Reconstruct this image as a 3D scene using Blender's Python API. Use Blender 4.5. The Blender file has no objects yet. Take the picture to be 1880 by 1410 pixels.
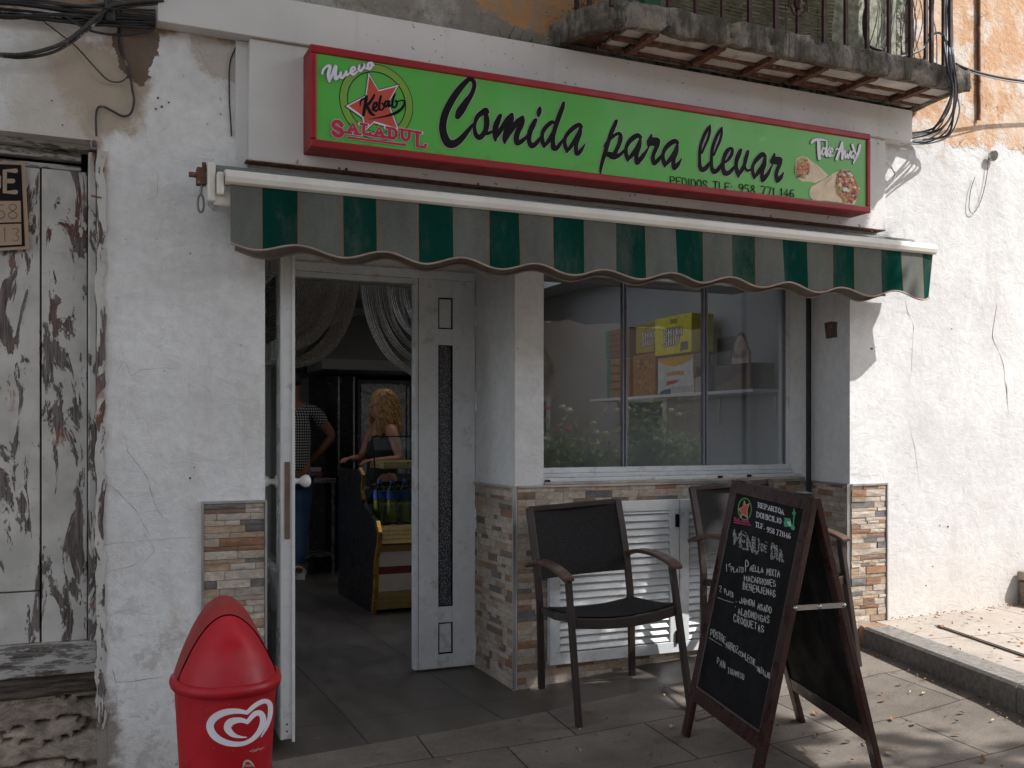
import bpy, bmesh, math, random
from mathutils import Vector, Matrix, noise as mnoise
R = math.radians
sin, cos, pi = math.sin, math.cos, math.pi
scene = bpy.context.scene
COL = scene.collection

# ------------------------------------------------------------------ camera
F_PX = 1814.0; TH = math.atan(1814.0/4060.0); CAM_H = 1.294
ST, CT = sin(TH), cos(TH)
cam = bpy.data.cameras.new('camera'); cam_o = bpy.data.objects.new('camera', cam); COL.objects.link(cam_o)
cam.sensor_width = 36; cam.lens = F_PX/1880*36; cam.shift_y = (796-705)/1880.0
cam.clip_start = 0.05; cam.clip_end = 600
cam_o.location = (0, 0, CAM_H); cam_o.rotation_euler = (R(90), 0, -TH)
scene.camera = cam_o

# ------------------------------------------------------------------ light
SUN = Vector((0.60, -0.55, 1.0)).normalized()          # towards the sun
world = bpy.data.worlds.new('World'); scene.world = world; world.use_nodes = True
wn = world.node_tree; wn.nodes.clear()
sky = wn.nodes.new('ShaderNodeTexSky'); sky.sky_type = 'NISHITA'; sky.sun_disc = False
sky.sun_elevation = math.asin(SUN.z); sky.sun_rotation = math.atan2(SUN.x, SUN.y)
sky.air_density = 1.0; sky.dust_density = 1.5
bg = wn.nodes.new('ShaderNodeBackground'); bg.inputs[1].default_value = 0.15
wo = wn.nodes.new('ShaderNodeOutputWorld')
hs = wn.nodes.new('ShaderNodeHueSaturation'); hs.inputs['Saturation'].default_value = .38; wn.links.new(sky.outputs[0], hs.inputs['Color']); wn.links.new(hs.outputs[0], bg.inputs[0]); wn.links.new(bg.outputs[0], wo.inputs[0])
sl = bpy.data.lights.new('sun', 'SUN'); sl.energy = 3.2; sl.angle = R(0.5); sl.color = (1.0, 0.975, 0.945)
so = bpy.data.objects.new('sun', sl); COL.objects.link(so); so.location = (6, -6, 14)
so.rotation_euler = SUN.to_track_quat('Z', 'Y').to_euler()
scene.view_settings.view_transform = 'Standard'; scene.view_settings.look = 'None'
scene.view_settings.exposure = 1.12; scene.view_settings.gamma = 1.0
scene.cycles.max_bounces = 10; scene.cycles.transparent_max_bounces = 12
scene.cycles.diffuse_bounces = 5; scene.cycles.sample_clamp_indirect = 6
scene.cycles.use_denoising = True

# ------------------------------------------------------------------ measuring helpers (photo pixel -> metres on a known plane)
def U(px): return (px-940.0)/F_PX
def onY(px, py, Y):                      # point on the facade-parallel plane at distance Y
    u = U(px); d = Y/(CT-u*ST)
    return Vector((d*(ST+u*CT), Y, CAM_H-(py-796.0)*d/F_PX))
def onZ(px, py, z):                      # point on the level plane z
    u = U(px); d = (CAM_H-z)*F_PX/(py-796.0)
    return Vector((d*(ST+u*CT), d*(CT-u*ST), z))
def XY(px, Y): return onY(px, 796, Y).x
YF = 4.05                                 # facade plane
YP = 4.56                                 # pillar and window wall
YD = 5.12                                 # door wall

# ------------------------------------------------------------------ object helpers
def tag(o, label=None, cat=None, group=None, kind=None):
    if label: o['label'] = label
    if cat: o['category'] = cat
    if group: o['group'] = group
    if kind: o['kind'] = kind
    return o
def thing(name, label, cat, loc=(0, 0, 0), rz=0, group=None):
    o = bpy.data.objects.new(name, None); COL.objects.link(o); o.empty_display_size = .1
    o.location = loc; o.rotation_euler = (0, 0, rz)
    return tag(o, label, cat, group)

class MB:
    def __init__(s): s.v = []; s.f = []; s.c = []; s.sm = []
    def add(s, vs, fs, col=None, smooth=False):
        n = len(s.v); s.v += [tuple(v) for v in vs]
        for f in fs:
            s.f.append([n+i for i in f]); s.c.append(col); s.sm.append(smooth)
    def box(s, x0, x1, y0, y1, z0, z1, M=None, col=None):
        vs = [Vector((x, y, z)) for z in (z0, z1) for y in (y0, y1) for x in (x0, x1)]
        if M is not None: vs = [M @ v for v in vs]
        s.add(vs, [(0, 2, 3, 1), (4, 5, 7, 6), (0, 1, 5, 4), (2, 6, 7, 3), (0, 4, 6, 2), (1, 3, 7, 5)], col)
    def bar(s, a, b, w, h, up=(0, 0, 1), col=None, w2=None, h2=None):       # rectangular bar from a to b
        a = Vector(a); b = Vector(b); d = (b-a).normalized(); up = Vector(up)
        sd = d.cross(up)
        if sd.length < 1e-4: sd = d.cross(Vector((0, 1, 0)))
        sd.normalize(); u2 = sd.cross(d).normalized()
        vs = []
        for p, ww, hh in ((a, w, h), (b, w2 or w, h2 or h)):
            for i, j in ((-1, -1), (1, -1), (1, 1), (-1, 1)): vs.append(p+sd*ww/2*i+u2*hh/2*j)
        s.add(vs, [(0, 1, 2, 3), (7, 6, 5, 4), (0, 4, 5, 1), (1, 5, 6, 2), (2, 6, 7, 3), (3, 7, 4, 0)], col)
    def sweep(s, pts, w, h, up=(0, 0, 1), col=None, smooth=False):          # rectangular section along a path
        pts = [Vector(p) for p in pts]; up = Vector(up); rings = []
        for i, p in enumerate(pts):
            d = (pts[min(i+1, len(pts)-1)]-pts[max(i-1, 0)]).normalized()
            sd = d.cross(up).normalized(); u2 = sd.cross(d).normalized()
            rings.append([p+sd*w/2*a+u2*h/2*b for a, b in ((-1, -1), (1, -1), (1, 1), (-1, 1))])
        vs = [v for r in rings for v in r]; fs = [(0, 1, 2, 3)]
        for i in range(len(rings)-1):
            for k in range(4): fs.append((4*i+k, 4*i+4+k, 4*i+4+(k+1) % 4, 4*i+(k+1) % 4))
        n = 4*(len(rings)-1); fs.append((n+3, n+2, n+1, n)); s.add(vs, fs, col, smooth)
    def tube(s, pts, r, n=6, col=None, caps=True, smooth=True):
        pts = [Vector(p) for p in pts]; rings = []; ref = None
        for i, p in enumerate(pts):
            d = (pts[min(i+1, len(pts)-1)]-pts[max(i-1, 0)])
            if d.length < 1e-7: d = Vector((0, 0, 1))
            d.normalize()
            if ref is None: ref = Vector((1, 0, 0)) if abs(d.x) < .8 else Vector((0, 1, 0))
            a = (ref-d*ref.dot(d)).normalized(); ref = a; b = d.cross(a)
            rr = r(i/(len(pts)-1)) if callable(r) else r
            rings.append([p+a*rr*cos(2*pi*k/n)+b*rr*sin(2*pi*k/n) for k in range(n)])
        vs = [v for q in rings for v in q]; fs = []
        for i in range(len(rings)-1):
            for k in range(n): fs.append((n*i+k, n*i+(k+1) % n, n*i+n+(k+1) % n, n*i+n+k))
        s.add(vs, fs, col, smooth)
        if caps:
            s.add(rings[0], [tuple(range(n-1, -1, -1))], col); s.add(rings[-1], [tuple(range(n))], col)
    def lathe(s, prof, c, n=20, M=None, col=None, smooth=True):
        c = Vector(c); rings = []
        for r, z in prof:
            q = [Vector((r*cos(2*pi*k/n), r*sin(2*pi*k/n), z)) for k in range(n)]
            if M is not None: q = [M @ v for v in q]
            rings.append([v+c for v in q])
        vs = [v for q in rings for v in q]; fs = []
        for i in range(len(rings)-1):
            for k in range(n): fs.append((n*i+k, n*i+(k+1) % n, n*i+n+(k+1) % n, n*i+n+k))
        s.add(vs, fs, col, smooth)
        s.add(rings[0], [tuple(range(n-1, -1, -1))], col); s.add(rings[-1], [tuple(range(n))], col)
    def poly(s, pts, thick, nrm, col=None):                                 # flat polygon with thickness along nrm
        pts = [Vector(p) for p in pts]; nrm = Vector(nrm).normalized(); n = len(pts)
        vs = pts+[p+nrm*thick for p in pts]
        fs = [tuple(range(n, 2*n)), tuple(range(n-1, -1, -1))]+[(i, (i+1) % n, n+(i+1) % n, n+i) for i in range(n)]
        s.add(vs, fs, col)
    def build(s, name, m, parent=None, bevel=0, smooth=False, seg=2, fix=True):
        me = bpy.data.meshes.new(name); me.from_pydata(s.v, [], s.f)
        if any(c is not None for c in s.c):
            at = me.color_attributes.new('tone', 'FLOAT_COLOR', 'CORNER'); k = 0; buf = []
            for f, c in zip(s.f, s.c):
                c = c or (.5, .5, .5)
                for _ in f: buf += [c[0], c[1], c[2], 1.0]
            at.data.foreach_set('color', buf)
        me.polygons.foreach_set('use_smooth', [bool(x or smooth) for x in s.sm])
        if fix:
            bm = bmesh.new(); bm.from_mesh(me); bmesh.ops.recalc_face_normals(bm, faces=bm.faces); bm.to_mesh(me); bm.free()
        me.materials.append(m)
        o = bpy.data.objects.new(name, me); COL.objects.link(o)
        if parent is not None: o.parent = parent
        if bevel:
            b = o.modifiers.new('bevel', 'BEVEL'); b.width = bevel; b.segments = seg; b.limit_method = 'ANGLE'; b.angle_limit = R(40)
            for p in me.polygons: p.use_smooth = False
        return o

# ------------------------------------------------------------------ node helper and materials
class NT:
    def __init__(s, name):
        s.m = bpy.data.materials.new(name); s.m.use_nodes = True; s.t = s.m.node_tree; s.t.nodes.clear()
        s.out = s.t.nodes.new('ShaderNodeOutputMaterial'); s.geo = s.t.nodes.new('ShaderNodeNewGeometry')
        s.pos = s.geo.outputs['Position']; s._sep = None
    def L(s, a, b): s.t.links.new(a, b)
    def put(s, sock, v):
        if hasattr(v, 'links'): s.L(v, sock)
        elif isinstance(v, (tuple, list)): sock.default_value = tuple(v)+((1,) if len(v) == 3 and len(sock.default_value) == 4 else ())
        else: sock.default_value = v
    def sep(s):
        if s._sep is None:
            n = s.t.nodes.new('ShaderNodeSeparateXYZ'); s.L(s.pos, n.inputs[0]); s._sep = n
        return s._sep.outputs
    def comb(s, x, y, z):
        n = s.t.nodes.new('ShaderNodeCombineXYZ')
        for i, v in enumerate((x, y, z)): s.put(n.inputs[i], v)
        return n.outputs[0]
    def map(s, scale=(1, 1, 1), loc=(0, 0, 0), src=None):
        n = s.t.nodes.new('ShaderNodeMapping'); s.L(src or s.pos, n.inputs[0]); n.inputs['Scale'].default_value = scale; n.inputs['Location'].default_value = loc
        return n.outputs[0]
    def noise(s, scale, detail=4, rough=.55, vec=None, dist=0):
        n = s.t.nodes.new('ShaderNodeTexNoise'); s.L(vec or s.pos, n.inputs['Vector'])
        n.inputs['Scale'].default_value = scale; n.inputs['Detail'].default_value = detail
        n.inputs['Roughness'].default_value = rough; n.inputs['Distortion'].default_value = dist
        return n.outputs[0]
    def voro(s, scale, vec=None, feat='DISTANCE_TO_EDGE', out=0):
        n = s.t.nodes.new('ShaderNodeTexVoronoi'); n.feature = feat; s.L(vec or s.pos, n.inputs['Vector']); n.inputs['Scale'].default_value = scale
        return n.outputs[out]
    def math(s, op, a, b=0.0, c=None, clamp=False):
        n = s.t.nodes.new('ShaderNodeMath'); n.operation = op; n.use_clamp = clamp
        s.put(n.inputs[0], a); s.put(n.inputs[1], b)
        if c is not None: s.put(n.inputs[2], c)
        return n.outputs[0]
    def ramp(s, v, lo, hi, a=0.0, b=1.0):
        n = s.t.nodes.new('ShaderNodeMapRange'); n.interpolation_type = 'SMOOTHSTEP'; s.put(n.inputs[0], v)
        n.inputs[1].default_value = lo; n.inputs[2].default_value = hi; n.inputs[3].default_value = a; n.inputs[4].default_value = b
        return n.outputs[0]
    def mix(s, f, a, b):
        n = s.t.nodes.new('ShaderNodeMix'); n.data_type = 'RGBA'; s.put(n.inputs['Factor'], f); s.put(n.inputs[6], a); s.put(n.inputs[7], b)
        return n.outputs[2]
    def mul(s, col, f):                      # colour * value
        n = s.t.nodes.new('ShaderNodeVectorMath'); n.operation = 'SCALE'; s.put(n.inputs[0], col); s.put(n.inputs['Scale'], f)
        return n.outputs[0]
    def attr(s, name='tone'):
        n = s.t.nodes.new('ShaderNodeAttribute'); n.attribute_name = name; return n.outputs['Color']
    def near(s, x, z, rx, rz):               # 1 at (x,z), 0 at the ellipse, ragged by noise
        a = s.math('DIVIDE', s.math('SUBTRACT', s.sep()[0], x), rx); b = s.math('DIVIDE', s.math('SUBTRACT', s.sep()[2], z), rz)
        q = s.math('SQRT', s.math('ADD', s.math('MULTIPLY', a, a), s.math('MULTIPLY', b, b)))
        return s.math('SUBTRACT', 1.0, q)
    def bump(s, h, strength=.5, dist=.01, prev=None):
        n = s.t.nodes.new('ShaderNodeBump'); n.inputs['Strength'].default_value = strength; n.inputs['Distance'].default_value = dist
        s.L(h, n.inputs['Height'])
        if prev is not None: s.L(prev, n.inputs['Normal'])
        return n.outputs[0]
    def bsdf(s, col, rough=.8, metal=0.0, normal=None, spec=.4, **kw):
        n = s.t.nodes.new('ShaderNodeBsdfPrincipled'); s.put(n.inputs['Base Color'], col); s.put(n.inputs['Roughness'], rough)
        s.put(n.inputs['Metallic'], metal); n.inputs['Specular IOR Level'].default_value = spec
        for k, v in kw.items(): s.put(n.inputs[k], v)
        if normal is not None: s.L(normal, n.inputs['Normal'])
        s.L(n.outputs[0], s.out.inputs[0]); return s.m

def simple(name, col, rough=.6, metal=0.0, var=.25, scale=9, bump=.15, bscale=60, spec=.4, dirt=None):
    n = NT(name); a = n.noise(scale, 5, .6)
    c = n.mul(col, n.ramp(a, .25, .75, 1-var, 1+var))
    if dirt: c = n.mix(n.ramp(n.noise(scale*2.3, 6, .7), .55, .72), c, dirt)
    nm = n.bump(n.noise(bscale, 4, .6), bump, .004)
    return n.bsdf(c, n.ramp(n.noise(scale*1.7, 3), .3, .7, max(.05, rough-.1), min(1, rough+.1)), metal, nm, spec)

M = {}
def plaster(name, base, kind):
    n = NT(name); X, Y, Z = n.sep()
    big = n.noise(1.3, 5, .6); mid = n.noise(6, 6, .62); fine = n.noise(60, 4, .6); rag = n.noise(7, 7, .68)
    c = n.mul(base, n.ramp(big, .25, .75, .90, 1.06)); c = n.mul(c, n.ramp(mid, .2, .8, .93, 1.05)); c = n.mul(c, n.ramp(n.noise(24, 6, .72), .25, .75, .93, 1.05))
    vert = n.noise(3.2, 4, .6, n.map((2.2, 2.2, .25)))                       # rain streaks
    c = n.mix(n.ramp(vert, .56, .80, 0, .30), c, (.40, .35, .29))
    speck = n.noise(38, 2, .5); c = n.mix(n.ramp(speck, .73, .77, 0, .55), c, (.12, .10, .09))
    # hairline crazing, only in patches
    w = n.t.nodes.new('ShaderNodeVectorMath'); w.operation = 'ADD'; n.L(n.pos, w.inputs[0])
    nn = n.t.nodes.new('ShaderNodeTexNoise'); nn.inputs['Scale'].default_value = 3; nn.inputs['Detail'].default_value = 5; n.L(n.pos, nn.inputs[0])
    sc = n.t.nodes.new('ShaderNodeVectorMath'); sc.operation = 'SCALE'; sc.inputs['Scale'].default_value = .5; n.L(nn.outputs[1], sc.inputs[0]); n.L(sc.outputs[0], w.inputs[1])
    cr = n.voro(2.6, w.outputs[0]); patch = n.ramp(n.noise(1.9, 3), .50, .60)
    crack = n.math('MULTIPLY', n.ramp(cr, .0008, .0035, 1, 0), patch)
    c = n.mix(n.math('MULTIPLY', crack, .28), c, (.16, .13, .11))
    wr = n.noise(9, 8, .72, n.map((1.0, 1, 1.5)), 1.6); h = n.math('ADD', n.math('ADD', n.math('MULTIPLY', mid, .8), n.math('MULTIPLY', wr, .9)), n.math('MULTIPLY', fine, .20)); h = n.math('ADD', h, n.math('MULTIPLY', big, 3.0))
    h = n.math('SUBTRACT', h, n.math('MULTIPLY', crack, .1)); strength = .55; rough = .85
    if kind == 'left':
        low = n.ramp(n.math('ADD', Z, n.math('MULTIPLY', rag, .8)), .1, .9, 1, 0)
        c = n.mix(n.math('MULTIPLY', low, .5), c, (.32, .29, .26)); sp = n.math('MULTIPLY', n.ramp(n.noise(11, 7, .75), .52, .60), n.ramp(Z, .25, 1.0, 1, 0)); c = n.mix(n.math('MULTIPLY', sp, .45), c, (.26, .23, .20)); c = n.mix(n.math('MULTIPLY', n.ramp(n.noise(5, 6, .7, n.map((1, 1, .35))), .55, .68), .35), c, (.46, .40, .34))
        def patchc(mask, col, lo=.0, hi=.06, am=.9):
            nonlocal c
            mm = n.math('ADD', mask, n.math('MULTIPLY', n.math('SUBTRACT', rag, .5), 1.5)); c = n.mix(n.ramp(mm, lo, hi, 0, am), c, col); return mm
        patchc(n.near(.10, 2.62, .19, .24), (.34, .26, .17), 0, .35, .8)
        patchc(n.near(-.06, 2.50, .25, .45), (.44, .38, .30), 0, .6, .6)
        patchc(n.near(.225, 2.77, .085, .12), (.13, .09, .06), 0, .05, .95)
        patchc(n.near(.55, 2.83, .16, .16), (.36, .29, .23), 0, .2, .6)
        patchc(n.near(.08, 2.32, .07, .12), (.42, .28, .19), 0, .5, .8)
        patchc(n.near(.03, .1, .16, .30), (.20, .17, .14), 0, .3, .9)
        top = n.ramp(n.math('ADD', Z, n.math('MULTIPLY', rag, .12)), 2.90, 2.93)
        c = n.mix(top, c, n.mix(n.ramp(n.noise(9, 6, .7), .4, .6), (.20, .15, .10), (.30, .20, .13)))
        strength = .65
        # rendered patch line
        pitch = n.ramp(n.noise(13, 5, .75), .63, .68); c = n.mix(n.math('MULTIPLY', pitch, n.math('MULTIPLY', low, .8)), c, (.14, .11, .09))
    if kind == 'upper':
        a = n.mix(n.ramp(n.noise(3.0, 6, .7), .42, .60), (.24, .215, .18), (.40, .38, .345))
        a = n.mix(n.ramp(n.noise(14, 6, .75), .52, .66, 0, .7), a, (.16, .13, .10))
        mo = n.math('ADD', n.near(2.05, 3.24, .42, .13), n.math('MULTIPLY', n.math('SUBTRACT', rag, .5), 1.1))
        a = n.mix(n.ramp(mo, 0, .06), a, n.mix(n.ramp(n.noise(11, 5, .7), .4, .6), (.46, .24, .10), (.36, .25, .16)))
        gm = n.math('MULTIPLY', n.ramp(n.math('ADD', X, n.math('MULTIPLY', rag, .6)), 2.55, 2.85), n.ramp(n.noise(13, 6, .75), .47, .56))
        a = n.mix(gm, a, (.05, .07, .025)); strength = 1.0; h = n.math('ADD', h, n.math('MULTIPLY', rag, 2.2))
        c = a
    if kind == 'right':
        rag2 = n.noise(4.5, 7, .7)
        top = n.ramp(n.math('ADD', Z, n.math('MULTIPLY', rag2, .35)), 3.10, 3.13)
        wt = n.noise(5, 6, .7, n.map((1, 1, .8)), .6)
        oc = n.mix(n.ramp(wt, .42, .62), (.50, .30, .175), (.56, .43, .33)); oc = n.mix(n.ramp(n.noise(3.1, 6, .7), .52, .60, 0, .85), oc, (.58, .53, .48))
        k2 = n.ramp(n.voro(5.2, w.outputs[0]), .002, .012, 1, 0); oc = n.mix(n.math('MULTIPLY', k2, n.ramp(rag2, .45, .55)), oc, (.22, .13, .08))
        c = n.mix(n.ramp(n.noise(2.2, 5, .6), .45, .72, 0, .22), c, (.48, .44, .40)); c = n.mix(n.ramp(n.noise(8, 6, .7), .5, .72, 0, .30), c, (.45, .42, .39))
        low = n.ramp(n.math('ADD', Z, n.math('MULTIPLY', rag, .5)), .5, 1.15, 1, 0); c = n.mix(n.math('MULTIPLY', low, .35), c, (.52, .42, .33))
        edge = n.math('MULTIPLY', n.ramp(n.math('ADD', Z, n.math('MULTIPLY', rag2, .35)), 2.85, 3.08), n.ramp(rag, .52, .62)); c = n.mix(n.math('MULTIPLY', edge, .6), c, (.40, .32, .25))
        c = n.mix(top, c, oc); h = n.math('ADD', h, n.math('MULTIPLY', rag2, n.math('ADD', .6, n.math('MULTIPLY', top, 3.2)))); strength = .38
        h = n.math('SUBTRACT', h, n.math('MULTIPLY', top, 1.2))
    return n.bsdf(c, rough, 0, n.bump(h, strength, .014), .25)

M['plaster'] = plaster('shop_plaster', (.66, .66, .655), 'plain')
M['plaster_left'] = plaster('left_plaster', (.68, .68, .675), 'left')
M['plaster_right'] = plaster('right_plaster', (.585, .58, .575), 'right')
M['upper'] = plaster('upper_plaster', (.4, .37, .33), 'upper')
def m_paint():                                          # flaking white paint over old wood
    n = NT('flaking_paint'); X, Y, Z = n.sep()
    v = n.noise(6.0, 9, .70, n.map((2.1, 2.1, .60)), .7); grain = n.noise(30, 5, .7, n.map((4, 4, .25)))
    wood = n.mix(n.ramp(grain, .35, .65), (.060, .046, .040), (.18, .155, .145)); wood = n.mix(n.ramp(n.noise(4, 4), .56, .66, 0, .8), wood, (.11, .045, .032))
    white = n.mul((.47, .455, .425), n.ramp(n.noise(8, 5), .3, .7, .82, 1.08)); white = n.mix(n.ramp(n.noise(26, 5, .7), .60, .70, 0, .5), white, (.30, .22, .17))
    edge = n.ramp(v, .540, .555)
    c = n.mix(edge, wood, white) if False else n.mix(edge, white, wood); c = n.mix(n.math('MULTIPLY', n.math('MULTIPLY', n.ramp(n.noise(6, 4), .62, .68), .6), n.ramp(v, .48, .50)), c, (.24, .10, .07))
    h = n.math('ADD', n.math('MULTIPLY', edge, -1.0), n.math('MULTIPLY', grain, .25))
    return n.bsdf(c, .75, 0, n.bump(h, .9, .004), .3)
M['paint'] = m_paint()
def m_wood_grey():
    n = NT('old_grey_wood'); g = n.noise(16, 6, .7, n.map((.35, 1, 4)))
    c = n.mix(n.ramp(g, .35, .62), (.06, .052, .045), (.17, .16, .145)); c = n.mix(n.ramp(n.noise(20, 6, .7, n.map((.4, 1, 2))), .44, .52, 0, .85), c, (.40, .39, .37))
    return n.bsdf(c, .8, 0, n.bump(g, .8, .005), .2)
M['greywood'] = m_wood_grey()
def m_darkwood():
    n = NT('dark_weathered_wood'); g = n.noise(16, 6, .7, n.map((.4, 1, 4)))
    return n.bsdf(n.mix(n.ramp(g, .35, .62), (.03, .024, .02), (.11, .09, .075)), .8, 0, n.bump(g, .8, .005), .2)
M['darkwood'] = m_darkwood()
def m_rubble():
    n = NT('rubble_stone'); a = n.noise(5, 7, .72, n.map((1, 1, 1.8)), .8)
    f = n.noise(22, 6, .7); c = n.mix(n.ramp(a, .35, .62), (.15, .125, .10), (.36, .30, .235)); c = n.mul(c, n.ramp(f, .3, .7, .75, 1.2)); return n.bsdf(c, .9, 0, n.bump(n.math('ADD', a, n.math('MULTIPLY', f, .4)), 1.0, .03), .2)
M['rubble'] = m_rubble()
def m_stone():
    n = NT('ledger_stone'); t = n.attr(); a = n.noise(34, 6, .7, n.map((1, 1, 1.6)), .6); b = n.noise(11, 5, .65, n.map((.5, .5, 2)))
    c = n.mul(t, n.ramp(a, .28, .72, .72, 1.22)); c = n.mul(c, n.ramp(b, .3, .7, .86, 1.12))
    return n.bsdf(c, .62, 0, n.bump(n.math('ADD', a, n.math('MULTIPLY', b, 1.5)), .55, .006), .35)
M['stone'] = m_stone()
M['grout'] = simple('grout', (.25, .22, .19), .9, var=.2)
M['trim'] = simple('aluminium_trim', (.42, .42, .42), .38, .75, var=.12, bump=.05)
def m_tiles():                                          # large dark stoneware floor, 62 cm squares
    n = NT('floor_tile'); X, Y, Z = n.sep()
    def line(v, off, pitch, w=.0028):
        q = n.math('ABSOLUTE', n.math('SUBTRACT', n.math('FRACT', n.math('DIVIDE', n.math('SUBTRACT', v, off-pitch/2), pitch)), .5))
        return n.ramp(q, w/pitch, w*1.6/pitch, 1, 0)
    g = n.math('MAXIMUM', line(X, 1.148, .624), line(Y, 4.386, .72))
    a = n.noise(4, 6, .65, n.map((1, .4, 1)), .5); c = n.mix(n.ramp(a, .3, .7), (.072, .060, .050), (.120, .104, .088))
    c = n.mix(n.ramp(n.noise(30, 4, .7), .58, .70, 0, .45), c, (.22, .20, .18))
    c = n.mix(g, c, (.035, .032, .03))
    return n.bsdf(c, n.ramp(a, .3, .7, .34, .52), 0, n.bump(n.math('SUBTRACT', n.math('MULTIPLY', a, .3), g), .35, .003), .45)
M['tile'] = m_tiles()
def m_pave(name, c1, c2, pitch, rot):
    n = NT(name); mp = n.t.nodes.new('ShaderNodeMapping'); n.L(n.pos, mp.inputs[0]); mp.inputs['Rotation'].default_value = (0, 0, rot)
    br = n.t.nodes.new('ShaderNodeTexBrick'); n.L(mp.outputs[0], br.inputs[0]); br.offset = .5
    br.inputs['Scale'].default_value = 1.0; br.inputs['Mortar Size'].default_value = .004; br.inputs['Mortar Smooth'].default_value = .2
    br.inputs['Brick Width'].default_value = pitch; br.inputs['Row Height'].default_value = pitch*.78
    br.inputs['Color1'].default_value = (1, 1, 1, 1); br.inputs['Color2'].default_value = (.80, .80, .80, 1); br.inputs['Mortar'].default_value = (.22, .20, .18, 1)
    a = n.noise(3, 6, .65); s2 = n.noise(150, 3, .7)
    c = n.mix(n.ramp(a, .3, .7), c1, c2); c = n.mul(c, n.ramp(s2, .3, .7, .80, 1.2))
    c = n.mix(n.ramp(n.noise(9, 6, .75), .56, .68, 0, .55), c, tuple(x*.5 for x in c1)); c = n.mix(n.ramp(n.noise(40, 3, .6), .70, .74, 0, .6), c, (.34, .31, .27)); c = n.mix(n.ramp(n.noise(1.6, 5, .7), .5, .75, 0, .35), c, tuple(x*.6 for x in c1))
    mm = n.t.nodes.new('ShaderNodeMix'); mm.data_type = 'RGBA'; mm.blend_type = 'MULTIPLY'; mm.inputs['Factor'].default_value = 1; n.L(c, mm.inputs[6]); n.L(br.outputs['Color'], mm.inputs[7])
    h = n.math('ADD', n.math('MULTIPLY', br.outputs['Fac'], -1.2), n.math('MULTIPLY', s2, .3))
    return n.bsdf(mm.outputs[2], .8, 0, n.bump(h, .45, .004), .3)
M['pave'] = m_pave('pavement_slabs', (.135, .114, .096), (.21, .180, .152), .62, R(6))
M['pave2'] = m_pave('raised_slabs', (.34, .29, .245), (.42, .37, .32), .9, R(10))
M['asphalt'] = simple('asphalt', (.06, .06, .06), .9, var=.3, scale=3, bump=.5)
M['granite'] = simple('kerb_granite', (.165, .152, .135), .75, var=.3, scale=40, bump=.35, bscale=90)
M['white_metal'] = simple('white_lacquered_aluminium', (.60, .62, .63), .28, var=.05, scale=4, bump=.03, spec=.5, dirt=(.42, .41, .39))
M['white_board'] = simple('white_fascia_board', (.62, .60, .595), .55, var=.06, scale=3, bump=.05)
def m_speck():
    n = NT('speckled_fascia'); c = n.mul((.60, .585, .57), n.ramp(n.noise(2.5, 5), .3, .7, .92, 1.05)); X, Y, Z = n.sep()
    s = n.math('MULTIPLY', n.ramp(n.noise(45, 3, .6), .66, .69), n.ramp(X, 1.0, 1.4)); c = n.mix(n.math('MULTIPLY', s, .8), c, (.13, .11, .09))
    st = n.noise(5, 5, .6, n.map((3, 1, .3))); c = n.mix(n.ramp(st, .58, .8, 0, .3), c, (.36, .30, .24))
    rust = n.math('MULTIPLY', n.ramp(n.noise(16, 5, .7), .60, .68), n.ramp(Z, 2.42, 2.385)); c = n.mix(rust, c, (.22, .10, .045))
    return n.bsdf(c, .6, 0, n.bump(n.noise(20, 4), .1, .004), .35)
M['speck'] = m_speck()
M['red'] = simple('red_sign_frame', (.27, .003, .008), .45, var=.14, scale=6, bump=.05, dirt=(.20, .010, .012))
M['red_in'] = simple('red_return', (.22, .022, .022), .6, var=.2, scale=6, dirt=(.19, .06, .05))
def m_green():
    n = NT('green_sign_film'); X, Y, Z = n.sep(); c = n.mul((.075, .385, .045), n.ramp(n.noise(2.2, 5), .3, .7, .92, 1.07))
    c = n.mix(n.ramp(X, 1.9, 3.9, 0, .75), c, (.135, .37, .095)); st = n.noise(6, 5, .65, n.map((3, 1, .22))); c = n.mix(n.ramp(st, .50, .78, 0, .30), c, (.16, .24, .10))
    c = n.mix(n.ramp(n.noise(55, 2), .74, .78, 0, .6), c, (.06, .12, .04)); c = n.mix(n.math('MULTIPLY', n.ramp(n.noise(9, 6, .7), .5, .7), n.ramp(Z, 2.53, 2.43)), c, (.10, .16, .06))
    return n.bsdf(c, n.ramp(n.noise(3, 4), .3, .7, .28, .5), 0, n.bump(n.noise(3, 2), .08, .01), .45)
M['green'] = m_green()
M['ink'] = simple('black_sign_ink', (.008, .007, .008), .6, var=.2, spec=.12)
M['ink_red'] = simple('red_sign_ink', (.42, .012, .045), .5, var=.1)
M['star'] = simple('tomato_sign_ink', (.48, .065, .04), .5, var=.1)
M['lime'] = simple('lime_sign_ink', (.17, .33, .04), .5, var=.08)
M['keyline'] = simple('pale_keyline', (.36, .43, .34), .5, var=.06)
M['ink_white'] = simple('white_sign_ink', (.66, .64, .70), .5, var=.05)
M['tortilla'] = simple('tortilla_print', (.62, .50, .34), .5, var=.14, scale=22)
def m_tone(name, rough=.5, spec=.35, bump=.1, var=.12):
    n = NT(name); return n.bsdf(n.mul(n.attr(), n.ramp(n.noise(20, 4), .3, .7, 1-var, 1+var)), rough, 0, n.bump(n.noise(70, 3), bump, .003), spec)
M['tone'] = m_tone('printed_colours'); M['tone_rough'] = m_tone('matt_colours', .9, .15, .4, .2)
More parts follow.
